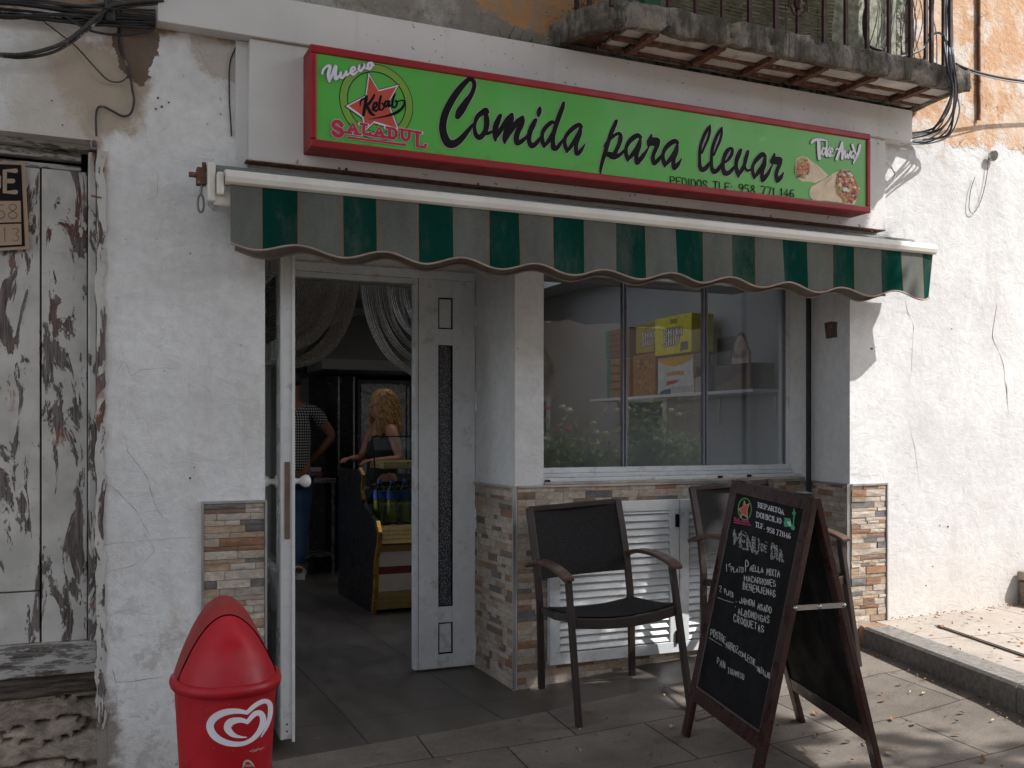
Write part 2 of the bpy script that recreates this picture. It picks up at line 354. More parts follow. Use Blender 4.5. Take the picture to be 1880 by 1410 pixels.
def m_fabric():
    n = NT('striped_awning_cloth'); t = n.attr(); w = n.t.nodes.new('ShaderNodeTexWave'); w.inputs['Scale'].default_value = 160; n.L(n.pos, w.inputs[0])
    c = n.mul(t, n.ramp(n.noise(7, 5, .6, n.map((1, 1, .4))), .25, .75, .80, 1.18)); c = n.mix(n.ramp(n.noise(3.2, 6, .7, n.map((1.6, 1, .6))), .45, .75, 0, .34), c, (.19, .18, .15))
    c = n.mul(c, n.ramp(n.noise(190, 2), .3, .7, .9, 1.1))
    d = n.t.nodes.new('ShaderNodeBsdfDiffuse'); tr = n.t.nodes.new('ShaderNodeBsdfTranslucent'); mx = n.t.nodes.new('ShaderNodeMixShader'); mx.inputs[0].default_value = .22
    n.L(c, d.inputs[0]); n.L(c, tr.inputs[0]); n.L(n.bump(n.noise(200, 2), .25, .002), d.inputs['Normal'])
    n.L(d.outputs[0], mx.inputs[1]); n.L(tr.outputs[0], mx.inputs[2]); n.L(mx.outputs[0], n.out.inputs[0]); return n.m
M['cloth'] = m_fabric()
M['cream_metal'] = simple('cream_awning_metal', (.62, .59, .54), .42, var=.08, scale=5, bump=.05, dirt=(.55, .49, .41))
M['rust'] = simple('rusty_iron', (.135, .065, .042), .85, .1, var=.45, scale=22, bump=.7, bscale=50, dirt=(.36, .31, .26))
M['iron'] = simple('dark_railing_iron', (.055, .030, .026), .6, .4, var=.3, scale=20, bump=.3)
def m_conc():
    n = NT('weathered_concrete'); a = n.noise(7, 7, .7); v = n.noise(9, 5, .7, n.map((2.4, 2.4, .5)))
    c = n.mix(n.ramp(a, .35, .65), (.10, .088, .072), (.28, .25, .215)); c = n.mix(n.ramp(v, .46, .60, 0, .8), c, (.05, .046, .038)); c = n.mix(n.ramp(n.noise(12, 5, .7), .58, .68, 0, .6), c, (.10, .11, .05))
    return n.bsdf(c, .9, 0, n.bump(n.math('ADD', a, n.noise(40, 5, .7)), 1.0, .016), .2)
M['conc'] = m_conc()
M['slabstone'] = simple('underside_slabs', (.52, .48, .44), .85, var=.25, scale=7, bump=.5, bscale=22, dirt=(.30, .24, .19))
M['cable'] = simple('black_cable', (.022, .022, .024), .55, var=.4, scale=14)
M['cable_dusty'] = simple('paint_spattered_cable', (.035, .032, .03), .6, var=.3, scale=12, dirt=(.42, .38, .34))
M['cable_grey'] = simple('grey_cable', (.20, .22, .25), .5, var=.2)
M['chair_metal'] = simple('brown_chair_metal', (.042, .031, .027), .45, .2, var=.15, bump=.05)
def m_sling():
    n = NT('woven_black_sling'); X, Y, Z = n.sep()
    w = n.noise(230, 2, .6, n.map((1, 1, 2.2))); c = n.mix(n.ramp(w, .4, .6), (.006, .0055, .006), (.026, .024, .025))
    d = n.bsdf(c, .75, 0, n.bump(w, .5, .002), .2); return d
M['sling'] = m_sling()
M['board_wood'] = simple('mahogany_stain', (.030, .0085, .0075), .30, var=.22, scale=10, bump=.06, spec=.5)
M['slate'] = simple('blackboard', (.007, .007, .0075), .6, var=.4, scale=5, bump=.1, spec=.16)
def m_chalk(name, lo, hi):
    n = NT(name); p = n.t.nodes.new('ShaderNodeBsdfPrincipled'); p.inputs['Base Color'].default_value = (.46, .46, .445, 1); p.inputs['Roughness'].default_value = .95
    t = n.t.nodes.new('ShaderNodeBsdfTransparent'); mx = n.t.nodes.new('ShaderNodeMixShader')
    n.L(n.ramp(n.noise(170, 3, .7), lo, hi), mx.inputs[0]); n.L(t.outputs[0], mx.inputs[1]); n.L(p.outputs[0], mx.inputs[2]); n.L(mx.outputs[0], n.out.inputs[0]); return n.m
M['chalk'] = m_chalk('white_chalk', .30, .46); M['chalk_faint'] = m_chalk('smudged_chalk', .36, .72)
M['steel'] = simple('brushed_steel', (.42, .42, .42), .28, .9, var=.04, bump=.02)
M['steel_dark'] = simple('hood_steel', (.16, .155, .15), .45, .5, var=.05, bump=.02)
M['bin'] = simple('bin_plastic', (.37, .004, .012), .44, var=.20, scale=5, bump=.10, spec=.4, dirt=(.30, .012, .016))
M['bin_old'] = simple('faded_bin_plastic', (.27, .022, .022), .5, var=.12, scale=5, dirt=(.23, .06, .05))
M['gold'] = simple('gold_trim', (.50, .27, .06), .3, .8, var=.1)
M['straw'] = simple('pale_gold_panel', (.46, .33, .12), .35, .4, var=.08)
M['cream'] = simple('cream_panel', (.60, .52, .44), .5, var=.06)
M['maroon'] = simple('maroon_band', (.17, .03, .02), .5)
M['blackgloss'] = simple('black_enamel', (.007, .007, .008), .35, var=.02, bump=0)
M['room'] = simple('shop_wall_paint', (.36, .36, .36), .8, var=.06, scale=2)
M['ceiling'] = simple('shop_ceiling_paint', (.45, .45, .45), .8, var=.05)
M['bead'] = simple('bead_string', (.27, .245, .215), .3, .3, var=.45, scale=90, spec=.8)
M['skin'] = simple('skin', (.30, .135, .085), .5, var=.15)
M['hair'] = simple('blonde_hair', (.36, .20, .08), .5, var=.5, scale=35, bump=.6)
M['hair_dark'] = simple('dark_hair', (.03, .02, .015), .5, var=.3)
M['black_top'] = simple('black_fabric', (.012, .012, .014), .8)
M['denim'] = simple('denim', (.035, .075, .15), .85, var=.2)
M['white_plastic'] = simple('white_plastic', (.62, .62, .60), .35, var=.04, bump=.02, spec=.5)
def m_check():
    n = NT('checked_shirt'); tc = n.t.nodes.new('ShaderNodeTexCoord'); ck = n.t.nodes.new('ShaderNodeSeparateXYZ'); n.L(tc.outputs['Object'], ck.inputs[0])
    def st(v): return n.ramp(n.math('ABSOLUTE', n.math('SUBTRACT', n.math('FRACT', n.math('MULTIPLY', v, 42)), .5)), .20, .26)
    a = n.math('MAXIMUM', st(n.math('ADD', ck.outputs[0], n.math('MULTIPLY', ck.outputs[1], .6))), st(ck.outputs[2])); return n.bsdf(n.mix(a, (.58, .58, .55), (.05, .05, .055)), .85)
M['check'] = m_check()
M['sneaker'] = simple('sneaker', (.55, .54, .52), .7, var=.15, scale=30)
def m_glass(name, tint=(.92, .95, .95), ior=1.5, boost=1.0):
    n = NT(name); fr = n.t.nodes.new('ShaderNodeFresnel'); fr.inputs[0].default_value = ior
    g = n.t.nodes.new('ShaderNodeBsdfGlossy'); g.inputs['Roughness'].default_value = .004; g.inputs['Color'].default_value = (.95, .95, .95, 1)
    t = n.t.nodes.new('ShaderNodeBsdfTransparent'); t.inputs[0].default_value = tint+(1,)
    mx = n.t.nodes.new('ShaderNodeMixShader'); n.L(n.math('MULTIPLY', fr.outputs[0], boost, clamp=True), mx.inputs[0]); n.L(t.outputs[0], mx.inputs[1]); n.L(g.outputs[0], mx.inputs[2]); n.L(mx.outputs[0], n.out.inputs[0]); return n.m
M['glass'] = m_glass('window_glass', (.90, .91, .91), 1.5, 2.1); M['glass2'] = m_glass('counter_glass', (.9, .93, .92), 1.45, 1.0)
M['bottle'] = m_glass('bottle_plastic', (.80, .90, .55), 1.35, 1.0)
M['seal'] = simple('lilac_glass_seal', (.20, .20, .24), .35, var=.05)
M['leaf'] = None
def m_leaf(name, a, b, trans=.35):
    n = NT(name); c = n.mix(n.ramp(n.noise(5, 4), .35, .65), a, b); d = n.t.nodes.new('ShaderNodeBsdfDiffuse'); tr = n.t.nodes.new('ShaderNodeBsdfTranslucent'); mx = n.t.nodes.new('ShaderNodeMixShader'); mx.inputs[0].default_value = trans
    n.L(c, d.inputs[0]); n.L(c, tr.inputs[0]); n.L(d.outputs[0], mx.inputs[1]); n.L(tr.outputs[0], mx.inputs[2]); n.L(mx.outputs[0], n.out.inputs[0]); return n.m
M['leaf'] = m_leaf('tree_leaf', (.045, .085, .02), (.09, .13, .035), .15); M['bush'] = m_leaf('shrub_leaf', (.08, .13, .045), (.27, .33, .14))
M['weed'] = m_leaf('weed_leaf', (.035, .05, .018), (.08, .10, .04))
M['bark'] = simple('bark', (.14, .11, .085), .9, var=.35, scale=8, bump=.9, bscale=20)
M['opposite'] = simple('beige_render', (.32, .265, .215), .85, var=.1, scale=1.5)
M['blind'] = simple('esparto_blind', (.12, .11, .06), .8, var=.4, scale=26, bump=.4)
M['greenpaint'] = simple('green_shutter_paint', (.008, .08, .03), .5, var=.2)
M['moss'] = simple('mossy_render', (.26, .26, .20), .95, var=.5, scale=26, bump=.9, dirt=(.09, .11, .03))
M['crack'] = simple('crack_shadow_gap', (.09, .075, .065), .95, var=.3)
M['tan'] = simple('brown_card', (.33, .24, .165), .8, var=.06)
M['silver'] = simple('silver_wrap', (.35, .36, .38), .3, .5, var=.5, scale=50, bump=.8)
# ------------------------------------------------------------------ brush-stroke lettering
def catmull(pts, sub):
    if len(pts) < 3 or sub < 2: return [tuple(p) for p in pts]
    out = []; n = len(pts)
    for i in range(n-1):
        p0, p1, p2, p3 = pts[max(i-1, 0)], pts[i], pts[i+1], pts[min(i+2, n-1)]
        for k in range(sub):
            t = k/sub; t2 = t*t; t3 = t2*t
            out.append(tuple(.5*((2*b)+(-a+c)*t+(2*a-5*b+4*c-d)*t2+(-a+3*b-3*c+d)*t3) for a, b, c, d in zip(p0, p1, p2, p3)))
    out.append(tuple(pts[-1])); return out
RIB = [0]
def ribbon(mb, pts, mp, nrm, off=.001, grow=0.0, sub=4, col=None, cap=True, wmul=1.0):
    p = catmull([(a, b, c*wmul+grow) for a, b, c in pts], sub); L = []; RR = []
    n = len(p)
    for i, (x, y, w) in enumerate(p):
        x0, y0, _ = p[max(i-1, 0)]; x1, y1, _ = p[min(i+1, n-1)]; dx, dy = x1-x0, y1-y0; l = math.hypot(dx, dy) or 1; dx /= l; dy /= l
        L.append((x-dy*w/2, y+dx*w/2)); RR.append((x+dy*w/2, y-dx*w/2))
    def q(x, y, i):
        v = mp(x, y); nn = nrm(v) if callable(nrm) else Vector(nrm); return v+nn*(off+RIB[0]*2e-6+i*1.2e-6)
    vs = []
    for i in range(n): vs += [q(*L[i], i), q(*RR[i], i)]
    mb.add(vs, [(2*i, 2*i+1, 2*i+3, 2*i+2) for i in range(n-1)], col)
    if cap:
        for end, s in ((0, -1), (n-1, 1)):
            x, y, w = p[end]; j = 1 if end == 0 else n-2; dx, dy = x-p[j][0], y-p[j][1]; l = math.hypot(dx, dy) or 1; a0 = math.atan2(dy, dx)
            fan = [q(x+w/2*cos(a0-pi/2+pi*k/6), y+w/2*sin(a0-pi/2+pi*k/6), end) for k in range(7)]
            mb.add(fan, [tuple(range(7))], col)
    RIB[0] = (RIB[0]+1) % 60
def flat(mb, pts, mp, nrm, off, col=None):
    mb.add([mp(x, y)+Vector(nrm)*off for x, y in pts], [tuple(range(len(pts)))], col)
G = {'A': [[(0, 0), (.5, 1), (1, 0)], [(.18, .36), (.82, .36)]], 'B': [[(0, 0), (0, 1), (.7, 1), (.9, .76), (.7, .53), (0, .53)], [(.7, .53), (1, .27), (.75, 0), (0, 0)]],
'C': [[(1, .78), (.75, 1), (.3, 1), (0, .72), (0, .28), (.3, 0), (.75, 0), (1, .22)]], 'D': [[(0, 0), (0, 1), (.6, 1), (1, .72), (1, .28), (.6, 0), (0, 0)]],
'E': [[(1, 1), (0, 1), (0, 0), (1, 0)], [(0, .52), (.75, .52)]], 'F': [[(1, 1), (0, 1), (0, 0)], [(0, .52), (.75, .52)]],
'G': [[(1, .8), (.7, 1), (.3, 1), (0, .7), (0, .3), (.3, 0), (.8, 0), (1, .2), (1, .48), (.6, .48)]], 'H': [[(0, 0), (0, 1)], [(1, 0), (1, 1)], [(0, .5), (1, .5)]],
'I': [[(.5, 0), (.5, 1)]], 'J': [[(.9, 1), (.9, .25), (.6, 0), (.2, 0), (0, .25)]], 'K': [[(0, 0), (0, 1)], [(1, 1), (0, .45)], [(.2, .56), (1, 0)]],
'L': [[(0, 1), (0, 0), (1, 0), (1, .16)]], 'M': [[(0, 0), (0, 1), (.5, .35), (1, 1), (1, 0)]], 'N': [[(0, 0), (0, 1), (1, 0), (1, 1)]],
'O': [[(.3, 1), (0, .7), (0, .3), (.3, 0), (.7, 0), (1, .3), (1, .7), (.7, 1), (.3, 1)]], 'P': [[(0, 0), (0, 1), (.7, 1), (1, .76), (.7, .48), (0, .48)]],
'Q': [[(.3, 1), (0, .7), (0, .3), (.3, 0), (.7, 0), (1, .3), (1, .7), (.7, 1), (.3, 1)], [(.6, .25), (1.05, -.1)]],
'R': [[(0, 0), (0, 1), (.7, 1), (1, .77), (.7, .5), (0, .5)], [(.5, .5), (1, 0)]],
'S': [[(.95, .8), (.7, 1), (.25, 1), (0, .76), (.25, .54), (.75, .46), (1, .24), (.75, 0), (.25, 0), (.03, .2)]],
'T': [[(0, 1), (1, 1)], [(.5, 1), (.5, 0)]], 'U': [[(0, 1), (0, .3), (.3, 0), (.7, 0), (1, .3), (1, 1)]], 'V': [[(0, 1), (.5, 0), (1, 1)]],
'W': [[(0, 1), (.25, 0), (.5, .6), (.75, 0), (1, 1)]], 'X': [[(0, 0), (1, 1)], [(0, 1), (1, 0)]], 'Y': [[(0, 1), (.5, .5), (1, 1)], [(.5, .5), (.5, 0)]], 'Z': [[(0, 1), (1, 1), (0, 0), (1, 0)]],
'0': [[(.3, 1), (0, .7), (0, .3), (.3, 0), (.7, 0), (1, .3), (1, .7), (.7, 1), (.3, 1)]], '1': [[(.2, .8), (.55, 1), (.55, 0)]],
'2': [[(0, .75), (.3, 1), (.7, 1), (1, .72), (0, 0), (1, 0)]], '3': [[(0, .9), (.6, 1), (.95, .75), (.5, .53), (1, .27), (.6, 0), (0, .1)]], '4': [[(.72, 0), (.72, 1), (0, .3), (1, .3)]],
'5': [[(.95, 1), (.1, 1), (.05, .55), (.6, .6), (1, .32), (.65, 0), (0, .06)]], '6': [[(.9, .95), (.4, .95), (0, .5), (0, .25), (.3, 0), (.7, 0), (1, .25), (.7, .52), (.3, .52), (0, .3)]],
'7': [[(0, 1), (1, 1), (.4, 0)]], '8': [[(.5, .53), (.1, .76), (.3, 1), (.7, 1), (.9, .76), (.5, .53), (0, .26), (.3, 0), (.7, 0), (1, .26), (.5, .53)]],
'9': [[(.1, .05), (.6, .05), (1, .5), (1, .75), (.7, 1), (.3, 1), (0, .75), (.3, .48), (.7, .48), (1, .7)]], '.': [[(.4, 0), (.5, .04)]], ':': [[(.5, .05), (.5, .10)], [(.5, .6), (.5, .65)]], ',': [[(.5, .1), (.35, -.15)]], '(': [[(.7, 1), (.3, .6), (.3, .4), (.7, 0)]], ')': [[(.3, 1), (.7, .6), (.7, .4), (.3, 0)]]}
SLABS = {'A': [(0, 0), (1, 0)], 'D': [(0, 0), (0, 1)], 'E': [(0, 0), (0, 1)], 'F': [(0, 0), (0, 1)], 'I': [(.5, 0), (.5, 1)], 'L': [(0, 1)], 'M': [(0, 0), (1, 0), (0, 1), (1, 1)],
         'P': [(0, 0), (0, 1)], 'R': [(0, 0), (0, 1), (1, 0)], 'T': [(.5, 0)], 'U': [(0, 1), (1, 1)], '1': [(.55, 0)], '7': [(.4, 0)], '4': [(.72, 0)]}
def glyph(mb, ch, x, y, w, h, st, mp, nrm, off, slab=False, jit=0, slope=0.0, grow=0, rnd=random, col=None, curve=1):
    """x,y: lower-left in drawing units (y grows downwards)"""
    def T(a, b): return (x+a*w+(rnd.uniform(-jit, jit) if jit else 0), y-b*h+slope*a*w+(rnd.uniform(-jit, jit) if jit else 0))
    for pl in G.get(ch, []):
        ribbon(mb, [(*T(a, b), st) for a, b in pl], mp, nrm, off, grow, curve, col)
    if slab:
        for a, b in SLABS.get(ch, []):
            cx, cy = T(a, b); sw = min(w*.62, st*1.25)
            ribbon(mb, [(cx-sw, cy-slope*sw, st*.72), (cx+sw, cy+slope*sw, st*.72)], mp, nrm, off, grow, 1, col, cap=bool(grow))
def text(mb, s, x, y, w, h, st, gap, mp, nrm, off, slope=0.0, **kw):
    """slope: baseline drop per unit of x"""
    rnd = kw.get('rnd', random); jit = kw.get('jit', 0)
    for ch in s:
        if ch == ' ': x += (w+gap)*.8; continue
        ww = w*(.35 if ch in 'I.:,1()' else 1.15 if ch in 'MW' else 1)
        g = ch if ch != '1' else '1'
        glyph(mb, g, x, y+(rnd.uniform(-jit, jit)*1.5 if jit else 0), ww, h*(1+(rnd.uniform(-.12, .12) if jit else 0)), st, mp, nrm, off, slope=slope, **kw); x += ww+gap; y += slope*(ww+gap)
    return x, y

# ------------------------------------------------------------------ ground
def lerp_tab(t, x):
    if x <= t[0][0]: return t[0][1]
    for (a, b), (c, d) in zip(t, t[1:]):
        if x <= c: return b+(d-b)*(x-a)/(c-a)
    return t[-1][1]
ZO = [(-25, -.9), (-1, -.14), (.755, -.033), (1.6, .004), (1.87, .018), (2.6, .0765), (3.2, .128), (3.45, .168), (3.88, .192), (6, .34), (20, 1.0)]
ZI = [(.6, .0), (1.9, -.002), (2.07, -.012), (3.16, .080), (3.9, .15)]
def gz(x, y):
    a = lerp_tab(ZO, x)
    if y <= YF: return a
    t = min(1, (y-YF)/.51); b = lerp_tab(ZI, x)
    if y > YP: b = b*max(0, 1-(y-YP)/.4) if x < 2.06 else b
    return a*(1-t)+b*t
def sheet(name, xs, ys, zf, m, kind='structure', col=None):
    mb = MB(); n = len(xs)
    mb.add([(x, y, zf(x, y)) for y in ys for x in xs], [(j*n+i, j*n+i+1, (j+1)*n+i+1, (j+1)*n+i) for j in range(len(ys)-1) for i in range(n-1)])
    o = mb.build(name, m, smooth=True); tag(o, kind=kind); return o
def frange(a, b, s): return [a+i*(b-a)/max(1, round((b-a)/s)) for i in range(max(1, round((b-a)/s))+1)]
xs = [-200, -60, -25, -12]+frange(-6, 9, .15)+[12, 20, 60, 200]
ys = [-200, -60, -25, -14]+frange(-8, 0, .5)+frange(.2, 4.05, .11)
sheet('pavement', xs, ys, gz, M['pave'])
sheet('entrance_floor', frange(.6, 3.98, .13), [4.051]+frange(4.15, 5.12, .0885)+[5.2], lambda x, y: gz(x, y)+.001 if y > 4.06 else gz(x, y), M['tile'])
sheet('shop_floor', frange(-.6, 4.5, .5), [5.2, 6.2, 7.2, 8.2, 9.2, 10.6], lambda x, y: .0005, M['tile'])
# raised pavement and kerb on the right
KA, KB = Vector((3.80, 4.05, 0)), Vector((3.476, 2.77, 0)); KD = (KB-KA).normalized(); KN = Vector((-KD.y, KD.x, 0))
if KN.x < 0: KN = -KN
def rz(x): return .288+.013*(x-3.8)
def kp(t, s, z): q = KA+KD*t+KN*s; return Vector((q.x, q.y, z if z is not None else rz(q.x)))
mb = MB(); rows = []
for t in frange(0.02, 9.5, .2): rows.append([kp(t, s, None)-Vector((0, 0, .004)) for s in (.14, .6, 1.2, 2.4, 5, 12)])
wallrow = [Vector((3.80+s*1.05, YF+.01, rz(3.8+s*1.05)-.004)) for s in (.14, .6, 1.2, 2.4, 5, 12)]
rows = [wallrow]+rows; nn = 6
mb.add([v for r in rows for v in r], [(j*nn+i, j*nn+i+1, (j+1)*nn+i+1, (j+1)*nn+i) for j in range(len(rows)-1) for i in range(nn-1)])
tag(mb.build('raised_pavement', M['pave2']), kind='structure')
mb = MB(); t = .10
for L in (1.18, 1.0, 1.0, 1.0, 1.0, 1.0, 1.0, 1.0):
    a, b = t, t+L-.008; vs = []
    for tt in (a, b):
        x = kp(tt, 0, 0).x; z1 = rz(x)
        for s, z in ((0, -.25), (0, z1-.012), (.012, z1), (.15, z1), (.15, -.25)):
            vs.append(kp(tt, s, z if z > 0 else z1-.4))
    mb.add(vs, [(0, 1, 6, 5), (1, 2, 7, 6), (2, 3, 8, 7), (3, 4, 9, 8), (4, 3, 2, 1, 0), (5, 6, 7, 8, 9)]); t += L
tag(mb.build('kerb', M['granite']), kind='structure')
# chipped mortar wedge that closes the kerb against the wall
wz = MB(); wz.add([kp(.10, 0, .17), kp(.10, .0, .285), kp(.10, .15, .287), kp(.10, .15, .17), kp(-.06, .02, .17), kp(-.05, .06, .27), kp(-.03, .15, .285), kp(-.05, .16, .17)],
       [(0, 1, 2, 3), (4, 5, 1, 0), (5, 6, 2, 1), (7, 6, 5, 4), (3, 2, 6, 7)])
tag(wz.build('mortar_patch', simple('red_mortar', (.30, .17, .11), .9, var=.3, bump=.6)), kind='structure')

def slab_cover():
    t = thing('access_cover', 'square stone access cover with dark rim let into the pavement beside the armchair leg', 'utility cover')
    P = [onZ(1214, 1262, .085), onZ(1330, 1238, .10), onZ(1392, 1290, .105), onZ(1278, 1316, .085)]
    c = sum(P, Vector())/4
    def ring(k, dz): return [Vector((c.x+(p.x-c.x)*k, c.y+(p.y-c.y)*k, gz(c.x+(p.x-c.x)*k, c.y+(p.y-c.y)*k)+dz)) for p in P]
    a, b = ring(1.0, .0035), ring(.95, .0035); mb = MB(); mb.add(a+b, [(i, (i+1) % 4, 4+(i+1) % 4, 4+i) for i in range(4)]); mb.build('rim', M['crack'], t)
    mb = MB(); mb.add(ring(.945, .005), [(0, 1, 2, 3)]); mb.build('lid', M['pave'], t)
slab_cover()
t = thing('slot_drain', 'narrow rusty steel slot set in the sunlit raised pavement', 'drain')
for s0 in (.366, .384):
    mb = MB(); mb.bar(kp(.16, s0, rz(4.1)+.003), kp(1.9, s0-.05, rz(3.6)+.004), .004, .004); mb.build('edge_bar', M['iron'], t)
mb = MB(); mb.bar(kp(.17, .375, rz(4.1)-.001), kp(1.9, .325, rz(3.6)-.001), .014, .002); mb.build('channel', M['crack'], t)
# stone block against the wall, right edge
mb = MB(); random.seed(5)
mb.box(5.02, 5.7, 3.78, 4.04, .26, .44); o = mb.build('stone_block', M['rubble'], bevel=.02)
tag(o, 'rough stone block at the foot of the sunlit wall at the right edge', 'stone block')
mb = MB(); mb.box(5.005, 5.35, 3.97, 4.04, .445, .50); o = mb.build('stone_chip', M['rubble'], bevel=.015); tag(o, 'small flat stone lying on top of the rough block by the sunlit wall', 'stone')

# fallen leaves
random.seed(11); mb = MB()
def leaf_at(x, y, z, s):
    a = random.uniform(0, 2*pi); e = Vector((cos(a), sin(a), random.uniform(-.12, .2)))*s; f = Vector((-sin(a), cos(a), random.uniform(-.2, .3)))*s*random.uniform(.35, .6)
    c = Vector((x, y, z+.006)); cc = random.choice([(.28, .13, .06), (.22, .14, .08), (.36, .24, .12), (.16, .09, .05), (.42, .33, .2)])
    mb.add([c-e, c-f+Vector((0, 0, .004)), c+e+Vector((0, 0, random.uniform(0, .012))), c+f+Vector((0, 0, .005)), c], [(0, 1, 4), (1, 2, 4), (2, 3, 4), (3, 0, 4)], cc)
for i in range(520):
    x = random.uniform(.4, 5.5); y = random.uniform(1.8, 4.0)
    if random.random() > .45+.14*x: continue
    k = (x-KA.x)*KN.x+(y-KA.y)*KN.y
    z = rz(x) if k > .02 else gz(x, y)
    leaf_at(x, y, z+.002, random.choice([.007, .009, .012, .016, .022]))
for i in range(120):                       # drifts along the wall foot and the kerb
    if i % 2: tt = random.uniform(0, 1.6); q = kp(tt, -random.uniform(.01, .09), 0); leaf_at(q.x, q.y, gz(q.x, q.y)+.002, random.choice([.006, .009]))
    else: x = random.uniform(4.03, 5.0); leaf_at(x, 4.03-random.expovariate(30), rz(x), random.choice([.005, .008, .011]))
tag(mb.build('fallen_leaves', M['tone_rough'], fix=False), 'dry brown leaves scattered over the pavement', 'leaves', kind='stuff')

# ------------------------------------------------------------------ the building
B = thing('shop_building', 'old white plastered building holding the takeaway shop under a ledge balcony', 'building')
mb = MB()
def wallbox(m, x0, x1, z0, z1, y0=YF, y1=YF+.45): m.box(x0, x1, y0, y1, z0, z1)
DX0, DX1, DZ0, DZ1 = -1.1, .092, .16, 2.40            # old door opening
wl = MB(); wallbox(wl, -6, DX0, -.6, 2.93); wallbox(wl, DX0, DX1, DZ1, 2.93); wallbox(wl, DX1, .717, -.6, 2.93); wallbox(wl, DX0, DX1, -.6, DZ0, YF+.16)
wall_left = wl.build('left_wall', M['plaster_left'], B)
wu = MB(); wallbox(wu, -6, 4.20, 2.93, 11, YF+.02); wall_up = wu.build('upper_wall', M['upper'], B)  # unseen top part made taller to block direct sun from the ceiling opening
wr = MB(); wallbox(wr, 4.20, 12, -.3, 11); wr.box(3.77, 4.20, YF, YF+.003, -.3, 2.90); wall_right = wr.build('right_wall', M['plaster_right'], B)
wm = MB()
wm.box(.717, 3.77, YF, YF+.45, 2.30, 2.93)                                      # header above the recess
wm.box(2.054, 2.215, YP, YD+.16, -.1, 2.31)                                       # pillar
wm.box(2.215, 3.95, YP, YP+.26, -.1, 1.03)                                        # under the window
wm.box(2.215, 3.95, YP, YP+.26, 2.19, 2.31)                                       # over the window
wm.box(.717, 3.95, YF+.45, YD+.3, 2.31, 2.45)                                      # recess ceiling
wm.box(.60, .717, YF+.45, YD+.16, -.1, 2.31)                                       # left reveal
wm.box(.717, .80, YD, YD+.16, -.1, 2.31); wm.box(.80, 2.054, YD, YD+.16, 2.185, 2.31)
m_ = wm.build('recess_wall', M['plaster'], B)
ws = MB(); sp = [(3.77, YF+.004), (3.912, YP+.04), (3.912, 4.80), (4.4, 4.80), (4.4, YF+.44)]  # splayed reveal, right
vs = [(x, y, z) for z in (-.1, 2.31) for x, y in sp]; n_ = len(sp)
ws.add(vs, [(i, (i+1) % n_, n_+(i+1) % n_, n_+i) for i in range(n_)]+[tuple(range(n_))]); ws.build('splayed_reveal', M['plaster'], B)

# white beam (upper fascia) and backing board of the sign
mb = MB(); mb.box(.302, 4.135, YF-.075, YF+.02, 2.862, 3.032); fb = mb.build('fascia_beam', M['speck'], B, bevel=.003)
mb = MB(); mb.box(.648, 3.965, YF-.055, YF-.001, 2.378, 2.862-.002); mb.box(.60, .648, YF-.012, YF+.0, 2.30, 2.86)
M['board2'] = M['speck']; fd = mb.build('sign_backing_board', M['speck'], B, bevel=.002)
def at_beam(px, py): return onY(px, py, YF-.056)
for (x0, y0, x1, y1) in ((455, 60, 494, 66), (1130, 178, 1170, 184)):
    mb = MB(); a = at_beam(x0, y0); b = at_beam(x1, y1); mb.bar(a, b, .01, .006); mb.build('joint', M['crack'], fd)
# rust spots and fixings under the board
random.seed(3); mb = MB()
for px, py in ((623, 309), (636, 311), (878, 338), (1115, 370), (1250, 384), (1290, 389), (1410, 405), (1600, 425), (1565, 420), (1180, 377)):
    mb = MB(); c = at_beam(px, py); r = random.uniform(.004, .010); mb.lathe([(r, 0), (r*.6, .004)], c, 7, Matrix.Rotation(R(90), 3, 'X')); mb.build('rusted_fixing', M['rust'], fd)

# cracks traced on the plaster
def crack(pts, w, Y=YF, parent=wall_left):
    if parent is not wall_left: w *= .62
    mb = MB(); rr = random.Random(len(pts)*7+int(pts[0][0])); P = []
    for i, (x, y) in enumerate(pts):
        ww = w*rr.uniform(.45, 1.2)*(.35 if i in (0, len(pts)-1) else 1); P.append((x, y, ww*.42))
        if i < len(pts)-1:
            x2, y2 = pts[i+1]; P.append(((x+x2)/2+rr.uniform(-1.4, 1.4), (y+y2)/2+rr.uniform(-1.4, 1.4), w*rr.uniform(.1, .4)))
    ribbon(mb, P, lambda x, y: onY(x, y, Y), (0, -1, 0), .0012, 0, 2); mb.build('crack', M['crack'], parent)
for pts, w in (([(215, 685), (228, 662), (240, 690), (262, 678), (290, 676), (322, 677)], 1.2), ([(176, 878), (200, 890), (225, 912), (248, 935), (262, 960), (275, 985)], 1.7),
               ([(228, 800), (234, 828), (252, 852), (268, 874), (276, 900), (288, 935), (300, 950)], 1.8), ([(262, 960), (268, 985), (283, 1010), (262, 1035)], 1.5),
               ([(353, 80), (370, 100), (380, 125)], 1.2), ([(205, 1225), (213, 1252), (250, 1250), (300, 1243)], 2.0), ([(213, 1252), (213, 1330)], 1.6), ([(197, 1332), (196, 1410)], 1.7),
               ([(165, 1004), (195, 1000), (240, 996), (300, 990), (362, 986)], 1.2), ([(170, 1065), (200, 1050), (240, 1040), (258, 1030)], 1.2), ([(200, 1130), (235, 1120), (280, 1130)], 1.2),
               ([(90, 330), (92, 352), (110, 356)], 1.2), ([(128, 80), (150, 110), (180, 150), (240, 160)], 1.0), ([(270, 300), (290, 320), (288, 360), (260, 372)], 1.0)):
    crack(pts, w)
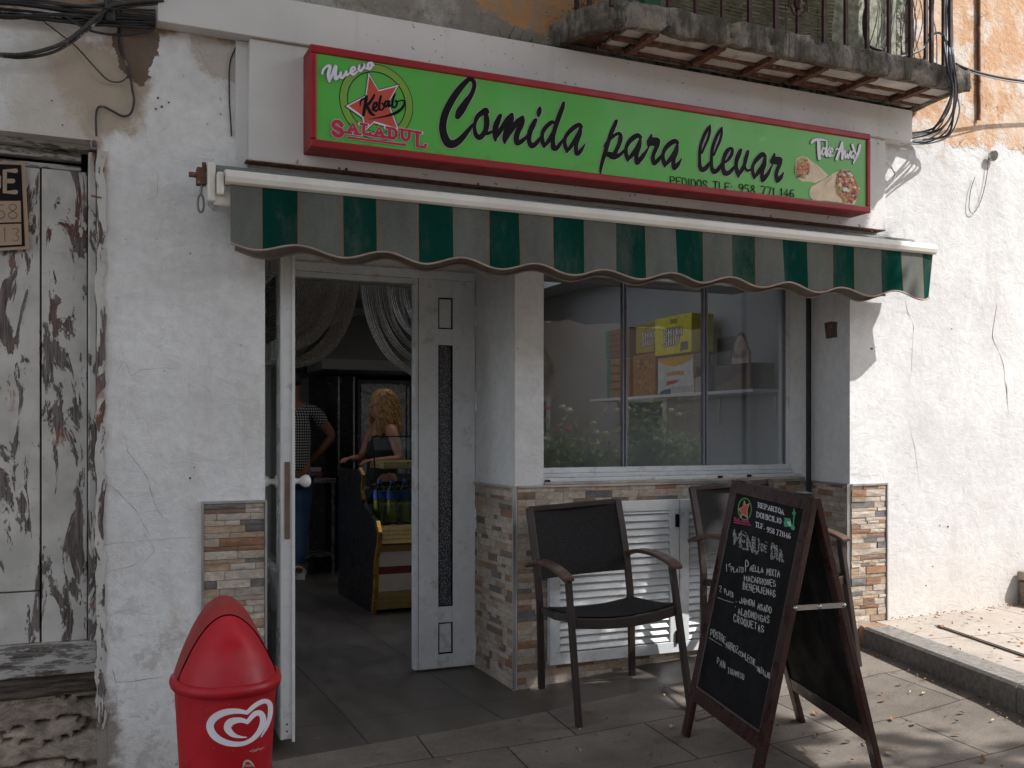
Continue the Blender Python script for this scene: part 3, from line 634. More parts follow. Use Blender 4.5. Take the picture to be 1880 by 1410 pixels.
for pts, w in (([(1661, 545), (1667, 575), (1677, 600), (1675, 635), (1672, 690)], 2.4), ([(1671, 790), (1679, 820), (1683, 850), (1686, 890)], 2.2), ([(1830, 560), (1822, 620), (1842, 670), (1848, 720), (1852, 760)], 3.2),
               ([(1848, 705), (1849, 730)], 4.5), ([(1790, 330), (1800, 390)], 1.3), ([(1560, 870), (1590, 874), (1622, 873)], 1.3)):
    crack(pts, w, YF, wall_right)
mb = MB(); rr = random.Random(4)
for x, y in ((350, 465), (357, 858), (349, 878), (1617, 490), (1740, 967), (1725, 965), (1600, 640), (1712, 1040), (1700, 1075), (95, 185), (115, 230), (290, 180), (297, 196), (310, 188), (286, 200), (1747, 604)):
    r = rr.uniform(1.5, 3.2); Yw = YF; flat(mb, [(x+r*rr.uniform(.6, 1.2)*cos(k), y+r*rr.uniform(.5, 1.1)*sin(k)) for k in (0, 1, 2, 3, 4, 5)], lambda a, b: onY(a, b, Yw), (0, -1, 0), .0013)
mb.build('chip', M['crack'], wall_left)
# flaked paint ridge between the door jamb and the white wall
mb = MB(); rr = random.Random(8); pts = []
for i in range(46):
    z = .18+i*.0485; pts.append((DX1+.012+rr.uniform(-.008, .008), YF-.001, z))
mb.sweep(pts, .03, .02, (0, 1, 0)); mb.build('jamb_edge', M['paint'], wall_left)

# stone ledger cladding -------------------------------------------------------
def cladding(name, w, h, place, seed, zlow=0.0, holes=(), parent=B, rough=1.0):
    rr = random.Random(seed); mb = MB(); v = zlow
    while v < h-.004:
        rh = rr.choice([.018, .022, .027, .033, .038]); rh = min(rh, h-v); u = 0.0
        if h-v-rh < .012: rh = h-v
        while u < w-.003:
            bw = rr.choice([.05, .06, .08, .10, .13, .16]); bw = min(bw, w-u)
            if w-u-bw < .03: bw = w-u
            k = rr.random()
            c = (.37, .31, .25) if k < .45 else (.41, .355, .30) if k < .66 else (.32, .235, .16) if k < .80 else (.24, .13, .075) if k < .865 else (.135, .125, .12) if k < .94 else (.19, .125, .09)
            f = rr.uniform(.85, 1.15); c = tuple(x*f for x in c); d = rr.uniform(.005, .012)*rough
            if not any(a < u+bw/2 < b and e < v+rh/2 < g for a, b, e, g in holes):
                g_ = .0009; P = [place(a, b, q) for q in (0, d) for a, b in ((u+g_, v+g_), (u+bw-g_, v+g_), (u+bw-g_, v+rh-g_), (u+g_, v+rh-g_))]
                mid = place(u+bw/2, v+rh/2, d+rr.uniform(-.002, .004)*rough)
                mb.add(P+[mid], [(0, 4, 5, 1), (1, 5, 6, 2), (2, 6, 7, 3), (3, 7, 4, 0), (4, 5, 8), (5, 6, 8), (6, 7, 8), (7, 4, 8)], c)
            u += bw
        v += rh
    o = mb.build(name, M['stone'], parent)
    return o
TZ = 1.017
def clad_panel(name, w, h, place, seed, holes=(), rough=1.0, trims='TLR', zlow=0):
    o = cladding(name, w, h, place, seed, zlow, holes, B, rough)
    def strip(a, b, c, d):
        mb = MB(); P = [place(x, y, q) for q in (0, .0155) for x, y in ((a, b), (c, b), (c, d), (a, d))]
        mb.add(P, [(4, 5, 6, 7), (0, 1, 5, 4), (1, 2, 6, 5), (2, 3, 7, 6), (3, 0, 4, 7)]); mb.build('trim', M['trim'], o)
    if 'T' in trims: strip(0, h, w, h+.010)
    if 'L' in trims: strip(-.009, zlow, -.0005, h+.010)
    if 'R' in trims: strip(w+.0005, zlow, w+.009, h+.010)
    mb = MB(); P = [place(x, y, .0012) for x, y in ((0, zlow), (w, zlow), (w, h), (0, h))]; mb.add(P, [(0, 1, 2, 3)]); mb.build('grout_bed', M['grout'], o)
    return o
clad_panel('stone_cladding', .236, TZ, lambda u, v, d: Vector((.478+u, YF-d, v)), 21, zlow=-.07)
clad_panel('stone_cladding', .556, 1.017, lambda u, v, d: Vector((2.054-d, YD-.005-u, v)), 22, zlow=-.03, rough=.5, trims='TR')
clad_panel('stone_cladding', 1.845, 1.019, lambda u, v, d: Vector((2.066+u, YP-d, v)), 23, zlow=-.03, holes=((.17, 1.72, .11, .935),), rough=.5, trims='T')
sd = Vector((3.77-3.912, YF-YP-.04, 0)); sl_ = sd.length; sd.normalize(); sn = Vector((-abs(sd.y), abs(sd.x), 0)).normalized()
clad_panel('stone_cladding', sl_-.02, TZ, lambda u, v, d: Vector((3.912, YP+.04, v))+sd*(u+.012)+sn*d, 24, zlow=.05, rough=.6, trims='TR')
clad_panel('stone_cladding', .240, TZ, lambda u, v, d: Vector((3.775+u, YF-d, v)), 27, zlow=.1, rough=.9, trims='TR')
# broken hole with a rusty box in the reveal
def rev(px, py, d=.0):
    u = U(px); k = (ST+u*CT)/(CT-u*ST); x0, y0, x1, y1 = 3.77, YF, 3.912, YP+.04
    t = (x0-k*y0)/((x0-k*y0)-(x1-k*y1)); x = x0+(x1-x0)*t; y = y0+(y1-y0)*t; dd = y/(CT-u*ST)
    return Vector((x, y, CAM_H-(py-796)*dd/F_PX))+sn*d
mb = MB(); mb.add([rev(a, b, .002) for a, b in ((1514, 593), (1526, 590), (1538, 591), (1537, 606), (1538, 619), (1517, 622))], [tuple(range(6))])
hb = mb.build('wall_hole', M['crack'], B); mb = MB(); mb.add([rev(a, b, .004) for a, b in ((1519, 595), (1530, 594), (1531, 618), (1520, 619))], [tuple(range(4))]); mb.build('rusty_box', M['rust'], hb)

# window ----------------------------------------------------------------------
YW = 4.72; WX0, WX1 = 2.222, 3.905
mb = MB()
mb.box(WX0, WX1, YW-.05, YW+.03, 1.062, 1.083); mb.box(WX0, WX1, YW-.035, YW+.03, 1.084, 1.112); mb.box(WX0, WX1, YW-.03, YW+.03, 2.150, 2.19)
mb.box(WX0-.01, WX0+.012, YW-.02, YW+.03, 1.0616, 2.19); mb.box(WX1-.012, WX1+.01, YW-.02, YW+.03, 1.0616, 2.19); mb.box(WX0-.01, WX1+.01, YP+.03, YW+.04, 1.0305, 1.0615)
W = mb.build('window', M['white_metal'], B, bevel=.002)
js = [WX0, XY(1147, YW), XY(1295, YW), WX1]
for i in range(3):
    mb = MB(); a, b = js[i]+.006, js[i+1]-.006; y = YW+(.004 if i == 1 else 0)
    mb.box(a, b, y, y+.008, 1.114, 2.148); mb.build('pane', M['glass'], W)
for x in js[1:]:
    for q in (-.013, .006):
        mb = MB(); mb.box(x+q-.003, x+q+.005, YW-.008, YW+.02, 1.113, 2.149); mb.build('glass_seal', M['seal'], W)
for px, py in ((1005, 884), (1322, 876), (1375, 874)):
    mb = MB(); c = onY(px, py, YP+.028); mb.box(c.x-.014, c.x+.014, c.y-.006, c.y+.001, c.z-.004, c.z+.008); mb.build('clip', M['ink'], W)
# sill slab with metal nosing
mb = MB(); mb.box(2.216, 3.905, YP-.012, YP+.029, 1.0305, 1.0440); mb.build('window_sill', simple('sill_render', (.36, .32, .28), .8), B, bevel=.003)
# white louvred grille --------------------------------------------------------
GX = [2.232, 3.02, 3.80]
for i in range(2):
    a, b = GX[i]+.003, GX[i+1]-.003; z0, z1 = .108, .938; y0 = YP-.035
    mb = MB(); fw = .058
    mb.box(a, b, y0, YP+.01, z1-fw, z1); mb.box(a, b, y0, YP+.01, z0, z0+fw); mb.box(a, a+fw, y0+.001, YP+.01, z0+fw, z1-fw); mb.box(b-fw, b, y0+.001, YP+.01, z0+fw, z1-fw)
    fr = mb.build('louvre_panel', M['white_metal'], B, bevel=.003)
    mb = MB(); z = z0+fw+.004
    while z < z1-fw-.01:
        mb.add([(a+fw, y0+.028, z+.040), (b-fw, y0+.028, z+.040), (b-fw, y0+.006, z+.004), (a+fw, y0+.006, z+.004), (a+fw, y0+.012, z), (b-fw, y0+.012, z)], [(0, 1, 2, 3), (3, 2, 5, 4)]); z += .0385
    mb.build('louvres', M['white_metal'], fr)
    mb = MB(); mb.box(a+fw, b-fw, y0+.032, y0+.036, z0+fw, z1-fw); mb.build('backing', M['room'], fr)
    mb = MB(); mb.box(b-.028, b-.008, y0-.012, y0-.0005, z1-.15, z1-.08); mb.box(b-.026, b-.008, y0-.012, y0-.0005, z0+.05, z0+.12); mb.build('hinge', M['ink'], fr, bevel=.002)

# door frame, fixed side panel, open leaf ---------------------------------------
mb = MB(); mb.box(.80, 2.052, YD-.03, YD+.03, 2.135, 2.183); mb.box(.80, 1.725, YD-.018, YD+.03, 2.105, 2.134); mb.box(.80, .845, YD-.03, YD+.03, 0, 2.134)
mb.build('door_frame', M['white_metal'], B, bevel=.003)
mb = MB(); x0, x1 = 1.722, 2.050; z0, z1 = .012, 2.134; gx0, gx1 = XY(805, YD-.03), XY(831, YD-.03)
def zD(py, px=818): return onY(px, py, YD-.03).z
holes = [(zD(1200), zD(1143)), (zD(1113), zD(634)), (zD(604), zD(547))]
mb.box(x0, gx0, YD-.03, YD+.02, z0, z1); mb.box(gx1, x1, YD-.03, YD+.02, z0, z1)
zz = z0
for a, b in holes: mb.box(gx0, gx1, YD-.029, YD+.02, zz, a); zz = b
mb.box(gx0, gx1, YD-.029, YD+.02, zz, z1)
mb.box(x0-.022, x0-.002, YD-.022, YD+.03, z0, z1)
sp_ = mb.build('side_door_panel', M['white_metal'], B, bevel=.002)
for i in (0, 2): mb = MB(); a, b = holes[i]; mb.box(gx0+.006, gx1-.006, YD-.022, YD-.012, a+.007, b-.007); mb.build('inset_panel', M['white_metal'], sp_)
for a, b in holes:
    mb = MB()
    for q in ((gx0, gx0+.004, a, b), (gx1-.004, gx1, a, b), (gx0+.004, gx1-.004, a, a+.004), (gx0+.004, gx1-.004, b-.004, b)): mb.box(q[0], q[1], YD-.031, YD-.010, q[2], q[3])
    mb.build('rubber_seal', M['ink'], sp_)
a, b = holes[1]; mb = MB(); mb.box(gx0+.004, gx1-.004, YD-.016, YD-.010, a+.004, b-.004)
def m_lace():
    n = NT('patterned_glass'); v = n.voro(120, n.map((1, 1, .8)), 'F1'); c = n.mix(n.ramp(v, .2, .5), (.20, .21, .24), (.045, .047, .055)); return n.bsdf(c, .18, 0, n.bump(v, .5, .003), .6)
M['lace'] = m_lace(); mb.build('patterned_glass', M['lace'], sp_)
for py in (580, 737, 952, 1183):
    mb = MB(); z = onY(861, py, YD-.03).z; mb.tube([(x1+.001, YD-.036, z-.055), (x1+.001, YD-.036, z-.002)], .008, 8); mb.tube([(x1+.001, YD-.036, z+.002), (x1+.001, YD-.036, z+.055)], .008, 8); mb.build('hinge', M['white_metal'], sp_)
# open leaf: from the hinge at the left jamb out to the street
H0 = Vector((.862, YD-.04, 0)); H1 = Vector((.822, 4.135, 0)); ld = (H1-H0).normalized(); ln = Vector((ld.y, -ld.x, 0)); 
if ln.x > 0: ln = -ln                                   # outer face looks left
LL = (H1-H0).length
def leafM(): 
    m = Matrix((( ld.x, ln.x, 0, H0.x), (ld.y, ln.y, 0, H0.y), (0, 0, 1, 0), (0, 0, 0, 1))); return m
LM = leafM(); mb = MB(); t_ = .028; z0, z1 = .022, 2.10
def lb(m, a, b, c, d, e, f): m.box(a, b, c, d, e, f, LM)
lb(mb, 0, .09, -t_, t_, z0, z1); lb(mb, LL-.11, LL, -t_, t_, z0, z1)
for a, b in ((z0, .12), (.62, .70), (1.62, 1.70), (2.0, z1)): lb(mb, .09, LL-.11, -t_+.001, t_-.001, a, b)
DL = mb.build('open_door_leaf', M['white_metal'], B, bevel=.003); DL['label'] = 'white door leaf standing open towards the street'
mb = MB(); lb(mb, LL+.0005, LL+.008, -t_-.004, -t_+.008, z0-.012, z1); lb(mb, LL+.0005, LL+.004, t_-.012, t_-.004, z0, z1); mb.build('edge_profile', M['white_plastic'], DL)
mb = MB(); lb(mb, .09, LL-.11, -.006, .006, .70, 1.62); mb.build('door_pane', M['glass2'], DL)
mb = MB(); lb(mb, .09, LL-.11, -.012, .012, .12, .62); mb.build('lower_panel', M['white_metal'], DL)
mb = MB(); z = 1.705
while z < 1.99: mb.bar(LM @ Vector((.10, .0, z)), LM @ Vector((LL-.12, .0, z)), .03, .003, (0, .5, 1)); z += .014
mb.build('vent_louvres', M['steel'], DL)
mb = MB(); lb(mb, LL+.0006, LL+.004, -.012, .010, onY(523, 990, 4.135).z, onY(523, 848, 4.135).z); mb.build('lock_plate', simple('tarnished_lock_plate', (.20, .15, .12), .4, .6), DL, bevel=.001)
hz = onY(535, 884, 4.16).z
for s in (-1, 1):
    mb = MB(); c = LM @ Vector((LL-.055, s*(t_+.004), hz)); o_ = ln*s
    mb.lathe([(.026, 0), (.026, .008), (.012, .014), (.011, .03), (.02, .04), (.027, .055), (.024, .07), (.010, .078)], c-o_*.002, 16, o_.to_track_quat('Z', 'Y').to_matrix())
    mb.lathe([(.009, 0), (.009, .003)], LM @ Vector((LL-.055, s*(t_+.001), hz-.11)), 10, o_.to_track_quat('Z', 'Y').to_matrix())
    mb.build('door_knob', M['white_plastic'], DL)
mb = MB()
for z in (2.045, 2.065, .055, .085): mb.lathe([(.004, 0), (.004, .002)], LM @ Vector((LL+.001, 0, z)), 8, ld.to_track_quat('Z', 'Y').to_matrix())
mb.build('screw', M['ink'], DL)

# old flaking door at the left ---------------------------------------------------
YO = YF+.10
mb = MB(); random.seed(2)
jx = onY(160, 800, YO).x
planks = [(-1.1, -.70), (-.695, -.40), (-.395, onY(75, 700, YO).x-.003), (onY(75, 700, YO).x+.003, jx)]
for i, (a, b) in enumerate(planks):
    if i == 2: mb.box(a, b, YO, YO+.04, .70, 2.30); mb.box(a, b, YO+.006, YO+.04, .50, .695)
    elif i == 3: mb.box(a, b, YO-.006, YO+.04, .50, 2.30)
    else: mb.box(a, b, YO, YO+.04, .50, 2.30)
od = mb.build('old_wooden_door', M['paint'], B, bevel=.004); od['label'] = 'old plank door with flaking white paint'
mb = MB(); mb.box(-1.1, DX1, YO-.03, YO+.03, .378, .50); mb.build('threshold_board', M['greywood'], od, bevel=.006)
mb = MB(); mb.box(-1.1, DX1, YO-.01, YO+.04, .295, .377); mb.build('lower_board', M['darkwood'], od, bevel=.004)
mb = MB(); mb.box(-1.1, jx-.02, YO+.0, YO+.05, 2.342, 2.375); mb.box(-1.1, DX1, YO-.035, YO+.03, 2.376, 2.43); mb.box(-1.1, jx-.02, YO+.01, YO+.04, 2.305, 2.325); mb.build('door_lintel', M['greywood'], od, bevel=.005)
mb = MB(); mb.box(-1.2, .2, YO+.06, YO+.075, .1, 2.5); mb.build('dark_gap', M['ink'], od)
mb = MB(); mb.box(jx+.003, DX1-.002, YO-.05, YO+.04, .50, 2.37); mb.build('door_post', M['paint'], od, bevel=.006)
# rough footing under the old door
def lump(name, x0, x1, z0, z1, ytop, ybot, seed, m, nx=40, nz=22, amp=.03):
    mb = MB(); V = []
    for j in range(nz+1):
        t = j/nz; z = z0+(z1-z0)*t
        for i in range(nx+1):
            x = x0+(x1-x0)*i/nx; q = mnoise.fractal(Vector((x*3.1+seed, z*4.6, seed)), 1.0, 2.1, 5); r = abs(mnoise.noise(Vector((x*2.2, z*7+seed, 3))))
            V.append((x, ybot+(ytop-ybot)*t**.7-q*amp*1.6+(.05 if r < .02 else 0), z))
    n = nx+1; mb.add(V, [(j*n+i, j*n+i+1, (j+1)*n+i+1, (j+1)*n+i) for j in range(nz) for i in range(nx)], smooth=True)
    return mb.build(name, M[m], B)
lump('stone_footing', -1.2, DX1-.0, -.25, .30, YO+.0, YF-.07, 4, 'rubble', 90, 44, .018)
# frame ring + rope at the door corner
mb = MB(); c = onY(173, 265, YF-.01); mb.tube([c+Vector((.012*cos(a)*1, 0, .016*sin(a))) for a in [k*pi/8 for k in range(17)]], .0025, 6); mb.build('wire_loop', M['cable_grey'], od)
mb = MB(); c = onY(176, 361, YF-.01); mb.bar(c-Vector((.016, 0, -.002)), c+Vector((.020, 0, -.003)), .006, .006); mb.build('nail', M['rust'], od)

# hanging brown card notice
def notice():
    t = thing('notice_card', 'brown card notice with black grid and DE heading hung on the old flaking door', 'notice')
    Yn = YO-.022; mp = lambda x, y: onY(x, y, Yn)
    mb = MB(); P = [mp(x, y) for x, y in ((-90, 292), (46, 299), (54, 457), (-90, 466))]; mb.poly(P, .006, (0, 1, 0)); mb.build('card', M['tan'], t)
    mb = MB(); nr = (0, -1, 0)
    flat(mb, [(-82, 298), (39, 303), (46, 452), (-82, 460)], mp, nr, .0015); mb.build('black_grid', M['ink'], t)
    mb = MB()
    for q in ([(-78, 370), (38, 369), (39, 408), (-78, 411)], [(-78, 414), (39, 411), (40, 449), (-78, 455)]): flat(mb, q, mp, nr, .003)
    mb.build('blank_rows', M['tan'], t)
    mb = MB(); glyph(mb, 'E', 9, 353, 20, 39, 8.5, mp, nr, .004); glyph(mb, 'D', -24, 354, 22, 39, 8.5, mp, nr, .004); mb.build('heading', M['tan'], t)
    mb = MB(); glyph(mb, '8', 15, 401, 17, 25, 1.5, mp, nr, .004, curve=3); glyph(mb, '6', -8, 401, 17, 25, 1.5, mp, nr, .004, curve=3)
    glyph(mb, '3', 23, 443, 12, 24, 1.2, mp, nr, .004, curve=3); glyph(mb, '1', 4, 444, 9, 26, 1.2, mp, nr, .004); mb.build('handwriting', simple('pencil', (.10, .07, .05), .8), t)
notice()

# balcony ------------------------------------------------------------------------
YB = 3.68; bal = None
mb = MB(); rr = random.Random(12)
xl, xr = 2.03, 4.256
top = []; N_ = 34
out = [(xl-.02, YF+.02), (xl+.02, YB+.16), (xl+.10, YB+.05), (xl+.22, YB)]+[(xl+.22+(xr-xl-.25)*i/18, YB+rr.uniform(-.006, .006)) for i in range(1, 18)]+[(xr-.03, YB), (xr, YB+.02), (xr-.02, YF+.02)]
path = []
for (xa_, ya_), (xb_, yb_) in zip(out, out[1:]):
    n_ = max(1, int(math.hypot(xb_-xa_, yb_-ya_)/.022))
    for k in range(n_): path.append((xa_+(xb_-xa_)*k/n_, ya_+(yb_-ya_)*k/n_))
path.append(out[-1]); nP = len(path); ccx, ccy = (xl+xr)/2, YF
LV = [(.05, 3.056), (.004, 3.052), (-.002, 3.058), (-.003, 3.080), (-.003, 3.10), (-.003, 3.12), (-.002, 3.142), (-.001, 3.160), (.005, 3.168), (.03, 3.171), (.12, 3.172)]
V = []
for (ins, z) in LV:
    for k, (x, y) in enumerate(path):
        q = mnoise.fractal(Vector((x*9, y*9, z*16)), 1.0, 2.0, 5); q2 = mnoise.noise(Vector((x*3.3, y*3, 7))); chip = max(0, mnoise.noise(Vector((x*14, 3, z*20)))-.32)*.09
        nx_, ny_ = ((-.7, -.7) if x < xl+.2 else (0, -1)) if x < xr-.04 else (1, 0)
        o_ = q*.008+q2*.004-ins-chip
        V.append((x+nx_*o_, y+ny_*o_, z+(q*.005+q2*.002+(chip*.8 if z < 3.08 else -chip*.6 if z > 3.14 else 0))))
mb.add(V, [(j*nP+i, j*nP+i+1, (j+1)*nP+i+1, (j+1)*nP+i) for j in range(len(LV)-1) for i in range(nP-1)], smooth=True)
bal = mb.build('balcony', M['conc'], B)
mb = MB(); ribs = [2.36, 2.72, 3.02, 3.32, 3.63, 3.98]
edges = [xl+.20]+ribs+[xr-.05]
for i in range(len(edges)-1):
    for j, (y0, y1) in enumerate(((YB+.05, YB+.17), (YB+.19, YB+.29), (YB+.31, YF-.0))):
        mb.box(edges[i]+.012+rr.uniform(0, .008), edges[i+1]-.012-rr.uniform(0, .008), y0, y1, 3.075+rr.uniform(-.006, .01), 3.10)
mb.build('underside_slabs', M['slabstone'], bal, bevel=.004)
mb = MB(); mb.box(xl+.19, xr-.03, YB+.02, YF+.02, 3.098, 3.12); mb.box(xl+.05, xl+.1899, YB+.20, YF+.02, 3.098, 3.12); mb.build('underside', M['rust'], bal)
for x in ribs:
    mb = MB(); P = [(x+rr.uniform(-.003, .003), YB+.045+(YF-.09-YB-.045)*k/12.0, 3.058+rr.uniform(-.003, .003)) for k in range(13)]; mb.sweep(P, .036, .022); 
    P2 = [(x+.001, y, z+.020) for _, y, z in P]; mb.sweep(P2, .016, .03); mb.build('iron_joist', M['rust'], bal)
for y in (YB+.18, YB+.30):
    mb = MB(); P = [(xl+.19+(xr-xl-.26)*k/60.0, y+rr.uniform(-.004, .004), 3.070+rr.uniform(-.003, .003)) for k in range(61)]; mb.sweep(P, .020, .016); mb.build('cross_bar', M['rust'], bal)
mb = MB()
bx = [XY(p, YB+.04) for p in (1103+20, 1228, 1278, 1327, 1376, 1424, 1465, 1513, 1553, 1592, 1632, 1672, 1710, 1745)]
for x in bx: mb.box(x-.0085, x+.0085, YB+.032, YB+.049, 3.14, 4.25)
for y in (YB+.14, YB+.26): mb.box(xl+.045, xl+.062, y, y+.017, 3.14, 4.25); mb.box(xr-.06, xr-.043, y, y+.017, 3.14, 4.25)
mb.box(xl+.04, xr-.04, YB+.028, YB+.053, 4.25, 4.28); mb.build('railing', M['iron'], bal)
mb = MB(); cx = XY(1465, YB+.03)
for s in (-1, 1):
    for zz, sg in ((3.27, 1), (3.40, -1)):
        P = [(cx+s*(.012+.045*sin(k/12*2.6)), YB+.03, zz+sg*(.05-.05*cos(k/12*4.2))) for k in range(13)]; mb.tube(P, .005, 6)
mb.lathe([(.012, 0), (.022, .03), (.012, .06)], (cx, YB+.03, 3.30), 8); mb.build('scroll_ornament', M['iron'], bal)
mb = MB(); xa, xb = XY(1215, YB+.09), XY(1530, YB+.09); z = 3.17; k = 0
while z < 4.1:
    P = [(xa+(xb-xa)*i/10.0, YB+.09+.012*sin(k*.3), z-.02*sin(pi*i/10)+rr.uniform(-.001, .001)) for i in range(11)]; mb.sweep(P, .003, .0125, (0, 0, 1)); z += .0165; k += 1
for q in (.1, .3, .5, .7, .9): mb.tube([(xa+(xb-xa)*q, YB+.085, 3.16), (xa+(xb-xa)*q, YB+.085, 4.1)], .002, 4)
mb.build('reed_blind', M['blind'], bal)
mb = MB(); mb.box(XY(1180, YB+.12), XY(1212, YB+.12), YB+.10, YB+.14, 3.155, 4.1); mb.build('green_panel', M['greenpaint'], bal)
mb = MB(); mb.box(XY(1530, YF)-.06, XY(1640, YF), YF-.02, YF+.02, 3.15, 4.3); mb.build('mossy_wall_patch', M['moss'], bal)

# weeds round the left end of the balcony
def weed(name, label, pts, seed, n, s, m='weed'):
    rr = random.Random(seed); mb = MB()
    for _ in range(n):
        a, b, r = rr.choice(pts); c = onY(a+rr.gauss(0, r), b+rr.gauss(0, r*.7), YF+.0-rr.random()*.05)
        e = Vector((rr.uniform(-1, 1), rr.uniform(-.6, .2), rr.uniform(-.6, 1))).normalized()*s*rr.uniform(.5, 1.3); f = Vector((rr.uniform(-1, 1), rr.uniform(-.6, .2), rr.uniform(-1, 1))).normalized()*s*.4
        mb.add([c, c+e*.5+f*.5, c+e, c+e*.5-f*.5], [(0, 1, 2, 3)])
    for _ in range(14):
        a, b, r = rr.choice(pts); p0 = onY(a, b+r*.6, YF+.015); mb.tube([p0, p0+Vector((rr.uniform(-.05, .05), -.03, rr.uniform(.02, .09)))], .0012, 3)
    tag(mb.build(name, M[m], fix=False), label, 'plant')
weed('wall_weed', 'dark ragged weed growing where the balcony ledge meets the wall', [(1050, 60, 16), (1075, 20, 18), (1020, 90, 10), (1060, 40, 20)], 3, 620, .013)
weed('wall_weed', 'low mossy tuft on top of the white beam left of the balcony', [(940, 82, 14), (965, 88, 12), (925, 78, 8)], 4, 260, .009)
weed('wall_weed', 'small pale weed under the right end of the balcony beside the cable bundle', [(1672, 205, 7), (1668, 215, 5)], 6, 90, .010)

# ------------------------------------------------------------------ sign
S = thing('shop_sign', 'long green lightbox sign in red frame reading Comida para llevar above the awning', 'sign', (0, 0, 0))
YS = 3.86; nr = (0, -1, 0)
mpS = lambda x, y: onY(x, y, YS)
TL, TR, BR, BL = onY(566, 78, YS), onY(1597, 249, YS), onY(1597, 393, YS), onY(574, 266.5, YS)
X0, X1 = (TL.x+BL.x)/2, (TR.x+BR.x)/2; Z1 = (TL.z+TR.z)/2; Z0 = (BL.z+BR.z)/2
mb = MB(); fw = .031
mb.box(X0, X1, YS, YF-.057, Z1-.02, Z1); mb.box(X0, X1, YS, YF-.057, Z0, Z0+.02); mb.box(X0, X0+.02, YS+.001, YF-.057, Z0+.02, Z1-.02); mb.box(X1-.02, X1, YS+.001, YF-.057, Z0+.02, Z1-.02)
mb.build('return', M['red_in'], S, bevel=.004)
mb = MB()
for q in ((X0-.002, X1+.002, Z1-fw, Z1+.002), (X0-.002, X1+.002, Z0-.002, Z0+fw), (X0-.002, X0+fw*.8, Z0+fw, Z1-fw), (X1-fw*.8, X1+.002, Z0+fw, Z1-fw)): mb.box(q[0], q[1], YS-.006, YS+.012, q[2], q[3])
mb.build('frame', M['red'], S, bevel=.006)
mb = MB(); mb.box(X0+.02, X1-.02, YS+.002, YS+.010, Z0+.022, Z1-.022); mb.build('face', M['green'], S)
YS2 = YS+.002; mpS = lambda x, y: onY(x, y, YS2)
def cropmap(ox, oy, sc): return lambda x, y: mpS(ox+x/sc, oy+y/sc)
mA, mB_, mC, mD = cropmap(795, 130, 8.813), cropmap(925, 170, 10.844), cropmap(1090, 200, 10.444), cropmap(1270, 215, 10.444)
def sh(pts, dx, dy): return [(a+dx, b+dy, c) for a, b, c in pts]
aT = [(890, 545, 75), (840, 510, 92), (750, 560, 100), (670, 640, 88), (620, 740, 72), (612, 840, 76), (632, 920, 85), (650, 1000, 40)]
aU = [(650, 985, 40), (720, 900, 80), (790, 800, 80), (845, 700, 70), (875, 610, 50)]
